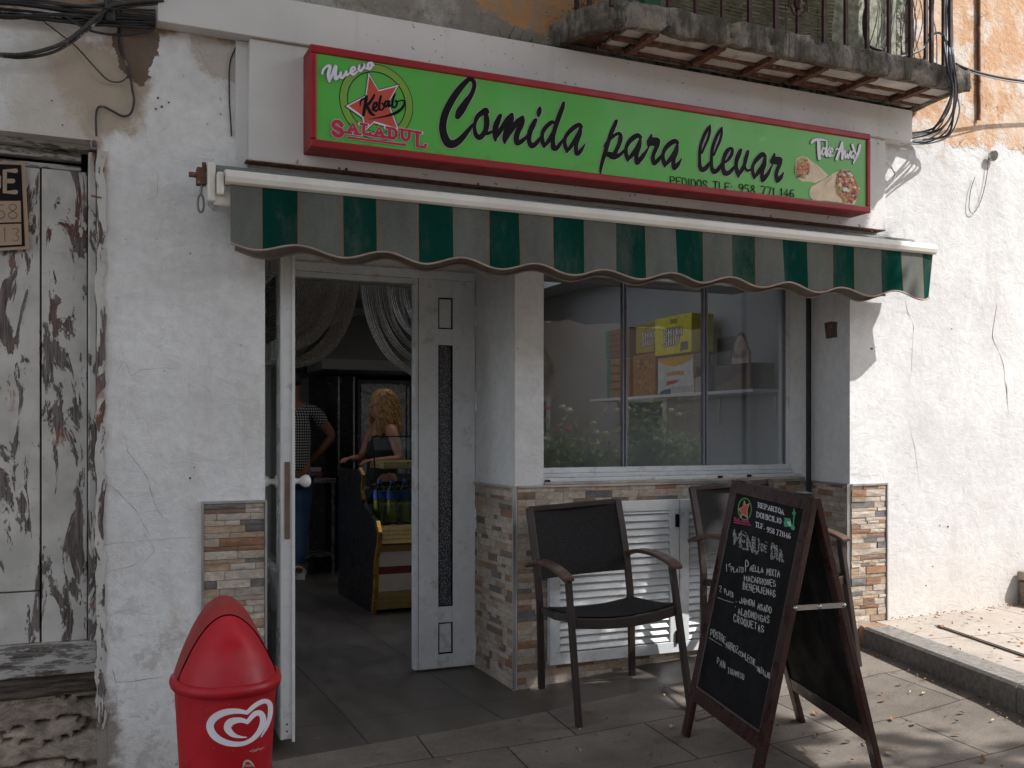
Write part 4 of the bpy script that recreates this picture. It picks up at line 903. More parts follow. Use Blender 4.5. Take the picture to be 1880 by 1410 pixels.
WORDS = [(mA, [
 [(395, 745, 90), (425, 680, 130), (475, 600, 128), (540, 500, 108), (610, 400, 80), (652, 300, 70), (665, 220, 68), (640, 155, 75), (590, 135, 78), (520, 190, 88), (430, 290, 102), (330, 430, 112), (240, 590, 116), (180, 740, 118), (155, 880, 120), (160, 990, 122), (195, 1100, 128), (250, 1175, 138), (330, 1185, 128), (410, 1140, 110), (490, 1060, 95), (570, 960, 72), (640, 870, 45)],
 [(880, 670, 60), (850, 640, 90), (790, 680, 92), (720, 740, 80), (680, 830, 62), (668, 930, 58), (690, 1030, 78), (740, 1080, 92), (800, 1040, 88), (850, 950, 88), (865, 850, 95), (860, 750, 85), (840, 670, 60)],
 [(850, 1020, 55), (900, 1010, 60), (960, 980, 40)],
 [(1085, 725, 62), (1050, 800, 88), (1012, 900, 95), (1000, 1010, 92), (1005, 1110, 58), (1010, 1150, 15)],
 [(1010, 1110, 30), (1060, 1010, 70), (1130, 900, 78), (1210, 780, 85), (1272, 705, 55)],
 [(1275, 705, 50), (1265, 780, 85), (1225, 890, 98), (1180, 1010, 100), (1160, 1110, 85), (1160, 1175, 30)]]),
 (mB_, [
 [(15, 980, 60), (90, 830, 92), (180, 690, 112), (290, 560, 100), (372, 470, 30)], [(378, 480, 40), (375, 560, 80), (335, 660, 110), (275, 780, 112), (245, 900, 112), (255, 1010, 95), (330, 985, 95), (400, 930, 82), (470, 860, 55)],
 [(625, 550, 82), (580, 640, 108), (525, 760, 102), (500, 870, 96), (503, 980, 92), (550, 1060, 112), (620, 1030, 100), (690, 950, 75), (725, 890, 45)],
 [(715, 305, 60), (705, 350, 95), (692, 420, 92), (682, 470, 50)],
 [(985, 600, 60), (960, 590, 80), (900, 625, 92), (820, 705, 90), (768, 800, 80), (755, 900, 76), (770, 1000, 90), (795, 1085, 50)], [(795, 1080, 50), (860, 1000, 80), (920, 900, 82), (975, 790, 62), (1010, 700, 40)],
 [(1187, 200, 55), (1160, 300, 92), (1105, 450, 98), (1050, 600, 100), (1005, 750, 92), (975, 880, 90), (970, 1000, 92), (992, 1105, 112), (1045, 1110, 90), (1110, 1030, 75), (1180, 935, 50)],
 [(1535, 690, 70), (1510, 645, 80), (1460, 655, 95), (1370, 715, 98), (1280, 805, 85), (1218, 900, 76), (1205, 1000, 76), (1228, 1100, 82), (1252, 1190, 40)], [(1255, 1180, 40), (1320, 1090, 80), (1390, 980, 80), (1450, 870, 75), (1500, 770, 60)],
 [(1515, 730, 70), (1505, 800, 95), (1478, 900, 92), (1445, 1010, 80), (1430, 1120, 82), (1445, 1225, 80), (1500, 1190, 90), (1560, 1110, 60), (1622, 1015, 12)]]),
 (mC, [
 [(428, 235, 68), (392, 320, 82), (332, 460, 86), (280, 620, 82), (232, 780, 86), (190, 920, 80), (152, 1050, 70), (130, 1160, 58), (123, 1260, 20)], [(180, 740, 15), (225, 665, 42), (290, 590, 50)],
 [(285, 610, 50), (370, 530, 62), (450, 475, 62), (498, 480, 70), (508, 560, 86), (488, 660, 86), (440, 770, 82), (385, 870, 90), (320, 880, 115), (250, 865, 100)], [(320, 900, 110), (380, 930, 92), (440, 910, 86), (510, 870, 70), (580, 795, 45)],
 aT, aU, [(885, 600, 60), (862, 720, 96), (822, 850, 82), (812, 950, 82), (822, 1050, 66), (880, 980, 92), (950, 890, 80), (1010, 800, 50), (1060, 720, 25)],
 [(1105, 500, 35), (1082, 570, 80), (1065, 640, 110), (1055, 700, 70)], [(1075, 640, 130), (1130, 632, 168), (1200, 622, 150)], [(1225, 600, 60), (1215, 690, 95), (1180, 780, 82), (1140, 880, 76), (1130, 970, 82), (1152, 1060, 62), (1210, 1000, 82), (1270, 930, 62), (1312, 865, 35)],
 sh(aT, 710, 108), sh(aU, 710, 108), [(1595, 705, 60), (1572, 828, 94), (1532, 955, 80), (1522, 1055, 82), (1536, 1150, 66), (1590, 1085, 90), (1640, 1020, 55), (1688, 945, 10)]]),
 (mD, [
 [(348, 150, 20), (290, 240, 62), (222, 380, 66), (168, 540, 64), (146, 700, 62), (146, 850, 62), (155, 955, 82), (190, 1015, 92), (250, 990, 95), (310, 920, 75), (352, 855, 45)], [(350, 150, 20), (342, 260, 50), (312, 400, 54), (250, 545, 46), (190, 690, 40)],
 [(576, 192, 20), (518, 282, 62), (450, 422, 66), (396, 582, 64), (374, 742, 62), (374, 890, 62), (383, 990, 82), (418, 1050, 92), (478, 1028, 90), (530, 960, 72), (580, 890, 45)], [(578, 192, 20), (570, 302, 50), (540, 442, 54), (478, 587, 46), (418, 732, 40)],
 [(640, 870, 45), (700, 810, 60), (758, 720, 70), (772, 630, 62), (738, 600, 58), (680, 645, 80), (625, 745, 76), (597, 860, 72), (593, 970, 76), (618, 1060, 100), (665, 1085, 95), (730, 1050, 85), (790, 980, 60), (832, 925, 35)],
 [(935, 630, 62), (900, 710, 90), (856, 825, 82), (845, 930, 72), (862, 1040, 82), (890, 1145, 40)], [(890, 1130, 45), (950, 1020, 80), (1000, 930, 72), (1030, 800, 78), (1060, 700, 70), (1080, 650, 45)], [(1012, 950, 50), (1035, 1005, 58), (1075, 1028, 55), (1130, 1000, 40)],
 [(1398, 760, 70), (1370, 720, 88), (1330, 728, 95), (1260, 795, 90), (1190, 885, 72), (1160, 970, 66), (1166, 1060, 72), (1194, 1180, 40)], [(1200, 1160, 45), (1270, 1060, 80), (1330, 960, 70), (1380, 860, 50)], [(1398, 800, 70), (1380, 920, 92), (1350, 1030, 72), (1340, 1140, 72), (1350, 1235, 50), (1400, 1160, 86), (1460, 1080, 70), (1510, 980, 40), (1550, 905, 20)],
 [(1585, 705, 30), (1562, 775, 72), (1550, 850, 80)], [(1548, 850, 120), (1600, 838, 155), (1670, 825, 135)], [(1690, 810, 60), (1688, 870, 85), (1660, 955, 80), (1620, 1060, 76), (1615, 1160, 76), (1636, 1245, 50), (1690, 1170, 86), (1730, 1110, 50), (1764, 1050, 10)]])]
names = ['word_comida', 'word_para', 'word_llevar']
ka, kb = MB(), MB()
for m, st in WORDS:
    for s in st: ribbon(ka, s, m, nr, .0012, 22); ribbon(kb, s, m, nr, .0026)
ka.build('lettering_keyline', M['keyline'], S, fix=False); kb.build('lettering', M['ink'], S, fix=False)
# logo ---------------------------------------------------------------------------
mL = cropmap(570, 90, 7.052)
def inv_center(): a = mL(858, 685); return a
LG = thing('x', None, None); bpy.data.objects.remove(LG)
lc = mL(858, 690); rad = (mL(1330, 720).x-mL(390, 640).x)/2
def ringmesh(r0, r1, off, m, name, par, c=lc, n=48):
    mb = MB(); vs = []
    for k in range(n): a = 2*pi*k/n; vs += [c+Vector((r0*cos(a), -off, r0*sin(a))), c+Vector((r1*cos(a), -off, r1*sin(a)))]
    mb.add(vs, [(2*k, 2*k+1, (2*k+3) % (2*n), (2*k+2) % (2*n)) for k in range(n)]); return mb.build(name, m, par, fix=False)
ringmesh(rad*.79, rad*1.02, .0008, M['ink'], 'ring_outline', S); ringmesh(rad*.815, rad, .0014, M['lime'], 'ring', S)
star = [(755, 325), (880, 540), (1130, 475), (1005, 700), (1135, 1045), (820, 950), (700, 1065), (675, 885), (470, 740), (715, 610)]
mb = MB(); 
def starfan(mb, pts, off): 
    c = (850, 715); vs = [mL(*c)+Vector(nr)*off]+[mL(x, y)+Vector(nr)*off for x, y in pts]; mb.add(vs, [(0, 1+i, 1+(i+1) % 10) for i in range(10)])
def grow(pts, k): return [(850+(x-850)*k, 715+(y-715)*k) for x, y in pts]
starfan(mb, grow(star, 1.10), .0019); mb.build('star_shadow', M['ink'], S, fix=False)
mb = MB(); starfan(mb, grow(star, 1.045), .0024); mb.build('star_outline', M['ink_white'], S, fix=False)
mb = MB(); starfan(mb, grow(star, .94), .0030); mb.build('star', M['star'], S, fix=False)
mb = MB()
for s in ([(640, 745, 12), (650, 670, 28), (705, 640, 30)], [(722, 620, 40), (705, 730, 45), (682, 862, 38)], [(825, 598, 26), (775, 685, 40), (720, 745, 34)], [(728, 735, 38), (775, 830, 45), (828, 862, 22)],
          [(800, 790, 25), (850, 745, 30), (850, 695, 30), (818, 715, 30), (808, 775, 34), (850, 805, 28), (895, 750, 18)], [(908, 615, 30), (890, 700, 32), (888, 775, 30), (925, 790, 24), (952, 745, 26), (922, 705, 22)],
          [(1000, 680, 30), (965, 690, 30), (958, 745, 34), (992, 735, 28), (1010, 670, 30), (1008, 745, 30), (1045, 725, 18)], [(1090, 585, 26), (1064, 660, 30), (1058, 745, 28), (1095, 755, 24), (1120, 705, 24), (1095, 672, 18), (1150, 680, 12)],
          [(1125, 690, 12), (1180, 665, 18), (1215, 690, 26), (1190, 760, 34), (1100, 830, 40), (960, 875, 24), (750, 915, 5)]): ribbon(mb, s, mL, nr, .0036)
mb.build('script_lettering', M['ink'], S, fix=False)
ka, kb = MB(), MB()
NU = [[(148, 325, 28), (165, 270, 34), (215, 225, 30), (250, 235, 42), (228, 330, 44), (240, 420, 36)], [(240, 425, 22), (285, 320, 40), (325, 222, 42), (318, 310, 42), (325, 395, 44), (385, 330, 25)],
      [(388, 310, 32), (385, 365, 36), (412, 375, 34), (455, 310, 34), (462, 285, 28), (462, 345, 32), (510, 310, 20)], [(525, 305, 22), (572, 270, 30), (560, 238, 28), (530, 255, 34), (522, 305, 38), (552, 335, 34), (605, 295, 20)],
      [(628, 220, 32), (622, 268, 34), (650, 288, 34), (692, 225, 28), (690, 200, 22)], [(695, 240, 22), (722, 262, 22), (752, 230, 20)], [(790, 180, 22), (752, 190, 32), (735, 230, 34), (752, 266, 34), (785, 240, 34), (790, 190, 32), (820, 225, 14)]]
for s in NU: ribbon(ka, s, mL, nr, .0036, 12); ribbon(kb, s, mL, nr, .0052)
ka.build('nuevo_shadow', simple('lilac_shadow_ink', (.12, .12, .22), .5), S, fix=False); kb.build('script_word', M['ink_white'], S, fix=False)
SAL = [('S', 288, 1115, 120, 175, 56), ('A', 485, 1085, 120, 125, 42), ('L', 685, 1100, 85, 120, 44), ('A', 830, 1128, 110, 120, 42), ('D', 1020, 1152, 85, 125, 44), ('U', 1182, 1172, 90, 122, 42), ('L', 1378, 1262, 105, 180, 46)]
kc, kd = MB(), MB()
for ch, x, y, w, h, st in SAL: glyph(kc, ch, x, y, w, h, st, mL, nr, .0040, True, 0, .15, 13, curve=2 if ch in 'SU' else 1); glyph(kd, ch, x, y, w, h, st, mL, nr, .0056, True, 0, .15, curve=2 if ch in 'SU' else 1)
ul = [(485, 1150, 30), (1225, 1246, 30)]; ribbon(kc, ul, mL, nr, .0040, 10, 1); ribbon(kd, ul, mL, nr, .0056, 0, 1)
# take away lettering and phone line
mT = cropmap(1440, 240, 7.833); ka, kb = MB(), MB()
TA = [[(385, 175, 36), (420, 140, 44), (500, 130, 38), (600, 148, 18)], [(482, 150, 46), (488, 290, 52), (495, 405, 46)], [(572, 265, 22), (545, 250, 24), (530, 320, 28), (545, 352, 26), (578, 300, 20), (582, 240, 20), (588, 365, 24)],
      [(598, 170, 26), (602, 375, 26)], [(645, 235, 20), (608, 312, 20)], [(610, 310, 20), (642, 378, 26)], [(650, 322, 18), (688, 290, 20), (672, 252, 20), (650, 300, 26), (662, 365, 24), (698, 358, 16)],
      [(818, 168, 26), (785, 290, 36), (742, 415, 40)], [(822, 168, 30), (828, 300, 36), (822, 405, 38)], [(728, 278, 22), (765, 265, 24), (850, 335, 20)], [(860, 285, 22), (868, 400, 26), (900, 330, 20), (908, 405, 26), (940, 290, 20)],
      [(978, 300, 20), (948, 328, 26), (955, 400, 26), (990, 345, 22), (985, 405, 22)], [(968, 208, 34), (995, 290, 34), (1025, 345, 24)], [(1078, 212, 38), (1052, 325, 36), (985, 468, 24)]]
for s in TA: ribbon(ka, s, mT, nr, .0036, 10); ribbon(kb, s, mT, nr, .0052)
ka.build('take_away_shadow', M['ink'], S, fix=False); kb.build('white_lettering', M['ink_white'], S, fix=False)
kc.build('slab_lettering_outline', M['ink_white'], S, fix=False); kd.build('slab_lettering', M['ink_red'], S, fix=False)
mb = MB(); mp_ = mpS
text(mb, 'PEDIDOS TLF: 958 771 146', 1230.5, 338.5, 7.6, 14.5, 1.9, 3.15, mp_, nr, .0030, slope=.128)
mb.build('phone_lettering', M['ink'], S, fix=False)
# wrap pictures
mb = MB()
P1 = [(150, 500), (165, 400), (245, 368), (330, 385), (400, 450), (480, 500), (560, 575), (630, 640), (560, 700), (440, 750), (330, 735), (250, 732), (180, 680), (148, 600)]
P2 = [(352, 880), (375, 815), (500, 740), (620, 670), (700, 610), (830, 555), (940, 590), (1010, 680), (1050, 800), (1060, 920), (1010, 1060), (940, 1082), (840, 1045), (600, 1010), (420, 1005), (362, 950)]
flat(mb, P1, mT, nr, .0016); flat(mb, P2, mT, nr, .0024); mb.build('wrap_picture', M['tortilla'], S, fix=False)
mb = MB(); rr = random.Random(31); lay = .0030
for (cx, cy, rx, ry, rot, n) in ((262, 540, 100, 150, .1, 75), (895, 800, 150, 235, -.25, 160)):
    P = [(cx+rx*cos(a)*cos(rot)-ry*sin(a)*sin(rot), cy+rx*cos(a)*sin(rot)+ry*sin(a)*cos(rot)) for a in [2*pi*k/20 for k in range(20)]]; flat(mb, P, mT, nr, lay, (.42, .16, .08)); lay += .0002
    for i in range(n):
        a = rr.uniform(0, 2*pi); q = math.sqrt(rr.random()); x = cx+(rx*cos(a)*cos(rot)-ry*sin(a)*sin(rot))*q; y = cy+(rx*cos(a)*sin(rot)+ry*sin(a)*cos(rot))*q
        c = rr.choice([(.50, .20, .09), (.45, .12, .07), (.60, .30, .14), (.62, .56, .46), (.30, .38, .08), (.35, .05, .05), (.12, .06, .05), (.55, .24, .12)]); s = rr.uniform(14, 40)
        flat(mb, [(x+s*rr.uniform(.6, 1)*cos(k), y+s*rr.uniform(.5, .9)*sin(k)) for k in (0, 1.2, 2.4, 3.6, 4.9)], mT, nr, lay, c); lay += .00002
    if cx > 500:
        for s in ((860, 850, 40), (900, 870, 26), (950, 650, 26)): flat(mb, [(s[0]+s[2]*rr.uniform(.7, 1.1)*cos(k*.9), s[1]+s[2]*rr.uniform(.6, 1)*sin(k*.9)) for k in range(7)], mT, nr, lay, (.62, .60, .55)); lay += .0003
for (a, b, c, d) in ((400, 480, 520, 640), (560, 790, 680, 660)): ribbon(mb, [(a, b, 4), ((a+c)/2+10, (b+d)/2-5, 7), (c, d, 4)], mT, nr, lay, col=(.36, .26, .15))
mb.build('filling_picture', M['tone'], S, fix=False)

# ------------------------------------------------------------------ awning
A = thing('awning', 'folded awning with scalloped green and grey striped valance over the shopfront', 'awning')
YA = 3.85; ax0, ax1 = .533, 4.158
mb = MB(); P = [(YA-.004, 2.292), (YA-.020, 2.284), (YA-.026, 2.262), (YA-.022, 2.243), (YA-.010, 2.236), (YA+.035, 2.238), (YA+.05, 2.27), (YA+.035, 2.296)]
mb.add([(x, y, z) for x in (ax0, ax1) for y, z in P], [(i, (i+1) % 8, 8+(i+1) % 8, 8+i) for i in range(8)]+[tuple(range(8)), tuple(range(15, 7, -1))]); mb.build('front_bar', M['cream_metal'], A, bevel=.002)
mb = MB(); mb.box(ax0+.005, ax0+.0, YA-.027, YA+.05, 2.235, 2.297); 
mb = MB(); mb.tube([(ax0-.02, YA+.12, 2.300), (ax1-.04, YA+.12, 2.300)], .036, 14); mb.build('cloth_roll', simple('grey_roll_cloth', (.13, .14, .13), .9, var=.2), A)
mb = MB(); mb.box(ax0+.10, ax1-.20, YF-.062, YF-.003, 2.372, 2.3765); mb.build('wall_rail', M['rust'], A)
# stripes: boundaries in photo pixels along the valance top
sb = [425, 477, 551, 626, 695, 766, 831, 896, 953, 1014, 1071, 1131, 1184, 1239, 1290, 1342, 1388, 1436, 1480, 1527, 1570, 1616, 1654, 1690, 1709]
cols = [(.135, .143, .130), (.006, .047, .036)]
sx = [XY(p, YA) for p in sb]; sx[0] = ax0+.018; sx[-1] = ax1-.012
def scallop(x):
    ph = (x-sx[0]); L0 = .305
    return .014*cos(2*pi*(ph+.035)/L0*1.0)
def val_z(x, t, base=2.002): 
    return 2.240-(2.240-(base+.018*cos(2*pi*(x-XC)/.3405)))*t
XC = .81
def valance(name, y0, zt, base, edge, mats, cf, e0=0, e1=0):
    mb = MB(); NX = 240; NZ = 7; V = []
    for j in range(NZ+1):
        for i in range(NX+1):
            x = sx[0]+e0+(sx[-1]-sx[0]-e0-e1)*i/NX; t = j/NZ; z = zt-(zt-(base+.004*sin(x*2.3+1)+.003*sin(x*5.1)+.018*cos(2*pi*(x-XC)/.3405)))*t
            wv = t*(.006*sin(x*9.1+.8)+.004*sin(x*23+2)); 
            if x > 3.95: wv -= t*(.035*max(0, (x-3.95)/.2)*sin((x-3.95)*22))
            V.append((x, y0+wv-.008*t, z))
    mb.v = V; n = NX+1
    for j in range(NZ):
        for i in range(NX):
            xm = sx[0]+(sx[-1]-sx[0])*(i+.5)/NX; k = 0
            while k < len(sx)-2 and xm > sx[k+1]: k += 1
            mb.f.append([j*n+i, j*n+i+1, (j+1)*n+i+1, (j+1)*n+i]); mb.c.append(cf(xm, k)); mb.sm.append(True)
    return mb, V[NZ*n:]
def cf(xm, k):
    for s in sx[1:-1]:
        if abs(xm-s) < .0055: return (.165, .135, .10)
    return cols[k % 2]
mb, bot = valance('valance', YA-.004, 2.245, 2.013, True, None, cf); val = mb.build('valance', M['cloth'], A, fix=False)
mb = MB(); mb.tube([(v[0], v[1]-.001, v[2]-.004) for v in bot], .0046, 6); mb.build('binding', simple('taupe_binding', (.30, .235, .195), .85), val)
XC = .86
mb, bot = valance('valance_lining', YA+.125, 2.24, 2.008, True, None, lambda x, k: (.19, .165, .145), .035, .22); ln_ = mb.build('valance_lining', M['cloth'], A, fix=False)
mb = MB(); mb.tube([(v[0], v[1], v[2]-.003) for v in bot], .0055, 6); mb.build('binding', simple('brown_binding', (.20, .155, .13), .85), ln_)
for q in (.25, .5, .8): mb = MB(); x = ax0+(ax1-ax0)*q; mb.box(x-.02, x+.02, YA+.04, YF-.056, 2.262, 2.285); mb.build('arm_bracket', M['cream_metal'], A, bevel=.003)
# gear box and crank eye
c = onY(400, 333, YA+.03)
mb = MB(); mb.box(ax0-.030, ax0-.003, YA-.006, YA+.11, 2.195, 2.282); mb.box(ax0-.040, ax0+.03, YA+.02, YA+.14, 2.158, 2.215); mb.box(ax0-.062, ax0-.032, YA+.01, YA+.10, 2.170, 2.318); gb = mb.build('gear_box', M['cream_metal'], A, bevel=.008)
mb = MB(); mb.box(ax0-.098, ax0-.064, YA+.03, YA+.075, 2.236, 2.300); mb.tube([(ax0-.125, YA+.05, 2.272), (ax0-.098, YA+.05, 2.272)], .011, 8); mb.tube([(ax0-.07, YA+.05, 2.30), (ax0-.07, YA+.05, 2.322)], .009, 8); mb.build('gear_bolt', M['rust'], gb, bevel=.003)
mb = MB(); cc = Vector((ax0-.083, YA+.045, 2.165)); mb.tube([cc+Vector((.011*sin(a), 0, -.034*cos(a)+(0))) for a in [2*pi*k/20 for k in range(21)]], .0042, 8); mb.tube([cc+Vector((0, 0, .034)), cc+Vector((.004, 0, .085))], .005, 8); mb.build('crank_eye', M['steel_dark'], gb)
mb = MB(); mb.tube([(ax0-.05+.010*cos(a)+.003*k/4, YA+.03, 2.158+.009*sin(a)-.0004*k) for k, a in enumerate([x*.6 for x in range(26)])], .0014, 5); mb.build('wire', M['cable_grey'], gb)
# thin dark pole beside the window
mb = MB(); xx = XY(1487, 4.42); mb.box(xx-.011, xx+.011, 4.42, 4.442, .14, 2.31); o = mb.build('thin_post', M['cable'], bevel=.002)
tag(o, 'thin black vertical post between the window and the splayed reveal', 'post')
# ------------------------------------------------------------------ cables
CN = [0]
def cable(label, pts, Y, r=.006, m='cable', group='cables strung along the facade', sub=5, name='cable'):
    mb = MB(); P = catmull([(onY(a, b, (p[2] if len(p) > 2 else Y)).x, (p[2] if len(p) > 2 else Y), onY(a, b, (p[2] if len(p) > 2 else Y)).z) for p in pts for a, b in [(p[0], p[1])]], sub)
    mb.tube(P, r, 7); o = mb.build(name, M[m]); tag(o, label, 'cable', group); return o
Yc = YF-.05
cable('thick paint-spattered cable sagging from the beam to the left edge above the old door', [(-60, 96), (0, 100), (50, 99), (110, 82), (150, 55), (185, 25), (215, 8), (300, 0)], Yc-.03, .0075, 'cable_dusty')
cable('second sagging cable touching the underside of the paint-spattered one', [(-60, 100), (0, 103), (45, 106), (100, 95), (145, 68), (180, 38), (205, 16), (300, 6)], Yc-.02, .0055, 'cable_dusty')
cable('lowest straight black cable across the top left corner', [(-60, 22), (0, 27), (70, 34), (140, 42), (285, 52)], Yc, .006)
cable('thin twisted cable just above the lowest straight one at top left', [(-60, 10), (0, 16), (80, 24), (150, 36), (200, 34), (285, 38)], Yc+.01, .005)
cable('brown edged flat cable running into the left end of the white beam', [(-60, 4), (40, 10), (120, 22), (200, 40), (284, 46)], Yc+.012, .0045, 'cable_dusty')
cable('straight thin black wire crossing above the bundle at top left', [(-60, -4), (60, 4), (130, 10), (210, 16), (284, 25)], Yc-.04, .0032)
cable('thick pair of cables along the top edge at the left', [(-60, 0), (30, 6), (90, 14), (150, 22), (210, 27), (284, 32)], Yc-.005, .008)
cable('upper thick cable in the top left bundle', [(-60, -10), (30, -4), (90, 4), (150, 12), (210, 6), (284, -4)], Yc-.01, .008)
cable('black cable dipping under the bundle left of the white beam', [(120, 30), (160, 54), (200, 63), (240, 64), (284, 54)], Yc-.01, .0045)
cable('thin loose wire looping below the paint-spattered cable', [(78, 38), (110, 62), (140, 86), (180, 130), (200, 148), (222, 150), (238, 137)], YF-.02, .0028, 'cable_dusty')
cable('dark cable dropping down the wall from the left end of the beam', [(222, 5), (220, 60), (222, 85), (232, 120), (240, 145), (243, 165), (246, 185), (240, 208), (225, 213), (205, 203), (190, 196), (180, 198), (176, 215), (177, 250)], YF-.014, .0045, 'cable_dusty')
cable('thin black wire dropping beside the dark cable left of the beam', [(212, 10), (217, 60), (219, 90), (236, 132), (241, 160), (243, 172)], YF-.010, .0025)
cable('short vertical wire to the left of the white sign board', [(436, 82), (425, 105), (421, 130), (421, 180), (423, 215), (425, 250)], YF-.008, .0032)
rr = random.Random(15)
for i, w in enumerate(('fraying', 'drooping', 'level', 'sagging', 'slanting', 'pinched', 'greyish', 'flattened', 'topmost', 'half hidden')):
    y0 = rr.uniform(-6, 30); y1 = y0+rr.uniform(10, 24); pts = [(-60, y0-4)]+[(x, y0+(y1-y0)*x/284+rr.uniform(-5, 7)) for x in (20, 75, 130, 185, 235)]+[(285, min(48, y1))]
    cable(w+' black cable within the tangled bundle at top left', pts, Yc+rr.uniform(-.01, .03), rr.choice([.003, .004, .006]), 'cable' if i % 3 else 'cable_dusty')
mb = MB(); c = onY(203, 14, Yc-.02); mb.box(c.x-.022, c.x+.018, c.y-.005, YF, c.z-.05, c.z+.08); o = mb.build('cable_clamp', M['cable'], bevel=.01); tag(o, 'black junction clamp in the middle of the cable bundle at top left', 'junction box')
g2 = 'cables bundled round the right end of the balcony'
rr = random.Random(77)
ends = ['outermost', 'bright', 'slack', 'looped', 'straightest', 'innermost', 'thin', 'knotted']
for i, w in enumerate(ends):
    o = i*4-14; j = lambda q: rr.uniform(-q, q)
    pts = [(1738+o*.5+j(4), -30, YB+.10), (1742+o*.6+j(4), 60, YB+.08), (1747+o*.5+j(3), 120, YB-.02), (1752+o*.35+j(2), 165, YB-.02), (1748+o*.7+j(5), 205, 3.84), (1728+o*.7+j(6), 238+o*.5+j(4), 3.95), (1700+j(6), 253+o*.7+j(5), 4.0), (1655, 256+o*.7+j(4), 4.02)]
    cable(w+' cable of the bundle curving round the right end of the balcony', pts, YF-.05, .0042 if i % 3 else .006, 'cable_grey' if i % 3 == 1 else 'cable', g2)
for i, (w, x0, x1) in enumerate((('leftmost', 1640, 1600), ('middle', 1672, 1668), ('rightmost', 1690, 1720))):
    cable(w+' slack wire hanging behind the balcony railing', [(x0, -20, YF-.04), ((x0+x1)/2+12, 50, YF-.06), (x1, 118, YF-.03)], YF, .0035, 'cable_grey', 'wires behind the balcony railing')
cable('black cable arching behind the railing at the right', [(1602, -20, YF-.06), (1586, 30, YF-.06), (1592, 80, YF-.06), (1618, 92, YF-.06)], YF, .008, 'cable', 'wires behind the balcony railing')
cable('silver cable hooping over the balcony edge behind the rails', [(1645, 107, 3.8), (1690, 92, 3.8), (1712, 64, 3.8), (1728, 62, 3.8), (1738, 80, 3.8), (1746, 130, 3.75)], YF, .006, 'cable_grey', 'wires behind the balcony railing')
for i in range(9):
    x = 1606+i*14+rr.uniform(-5, 5); cable(['faint', 'taut', 'bent', 'crossing', 'kinked', 'doubled', 'leaning', 'wavy', 'long'][i]+' grey wire seen between the right balcony rails', [(x+rr.uniform(-15, 15), -25, YF-.05), (x+rr.uniform(-6, 6), 40, YF-.07), (x+rr.uniform(-22, 22), 112, YF-.04)], YF, .0025, 'cable_grey' if i % 2 else 'cable', 'wires behind the balcony railing')
cable('twisted cable strung across the ochre plaster to the right edge', [(1755, 117, 3.82), (1775, 126, 3.86), (1800, 134, 3.88), (1835, 142, 3.90), (1880, 149, 3.92), (1960, 160, 3.94)], YF, .0065, 'cable')
cable('thin companion cable below the twisted one on the ochre plaster', [(1755, 121, 3.82), (1790, 135, 3.86), (1835, 146, 3.89), (1880, 153, 3.92), (1960, 163, 3.94)], YF, .003, 'cable_grey')
cable('looped thin wire hanging on the sunlit white wall', [(1815, 282), (1812, 320), (1804, 358), (1793, 385), (1784, 391), (1779, 380), (1782, 350), (1790, 325)], YF-.012, .0020, 'cable_dusty')
cable('bent conduit on the wall right of the sign board', [(1617, 288), (1632, 302), (1643, 318), (1640, 328)], YF-.03, .006, 'cream_metal')
mb = MB(); c = onY(1826, 286, YF-.035); mb.lathe([(.028, 0), (.032, .006), (.030, .018)], c, 18, Matrix.Rotation(R(-75), 3, 'X')); o = mb.build('round_wall_cap', M['steel'])
tag(o, 'round metal cap fixed on the sunlit wall under the ochre plaster', 'wall cap')
mb = MB(); P = [onY(1797+rr.uniform(-.8, .8), y, YF-.012) for y in range(-20, 222, 12)]; mb.tube(P, .010, 6); o = mb.build('wall_pipe', M['rust']); tag(o, 'rusty vertical pipe running down the ochre plaster', 'pipe')

# ------------------------------------------------------------------ interior
RX0, RX1, RY1, RZ = -.4, 4.30, 10.2, 2.62
mb = MB()
mb.box(RX0-.1, RX0, YD+.16, 5.8, 0, RZ); mb.box(RX0-.1, RX0, 8.6, RY1, 0, RZ); mb.box(RX0-.1, RX0, 5.8, 8.6, 0, .5); mb.box(RX1, RX1+.1, 4.805, RY1, 0, RZ); mb.box(RX0, RX1, RY1, RY1+.1, 0, RZ); mb.box(-.4, .80, YD+.04, YD+.16, 0, RZ); mb.box(.8, RX1, YD+.17, YD+.175, 2.31, RZ)  # unseen opening in the left wall added to let daylight into the room
mb.build('interior_wall', M['room'], B)
mb = MB(); mb.box(RX0, RX1, YP+.26, 5.7, RZ, RZ+.1); mb.box(RX0, RX1, 8.2, RY1, RZ, RZ+.1); mb.box(RX0, 2.1, 5.7, 8.2, RZ, RZ+.1); mb.box(3.95, RX1, 5.7, 8.2, RZ, RZ+.1); mb.build('interior_ceiling', M['ceiling'], B)  # unseen roof opening left in the ceiling, added to brighten the interior
mb = MB(); mb.box(2.215, 3.95, YP+.262, 5.3, 2.20, 2.62); mb.build('window_lintel', M['room'], B)
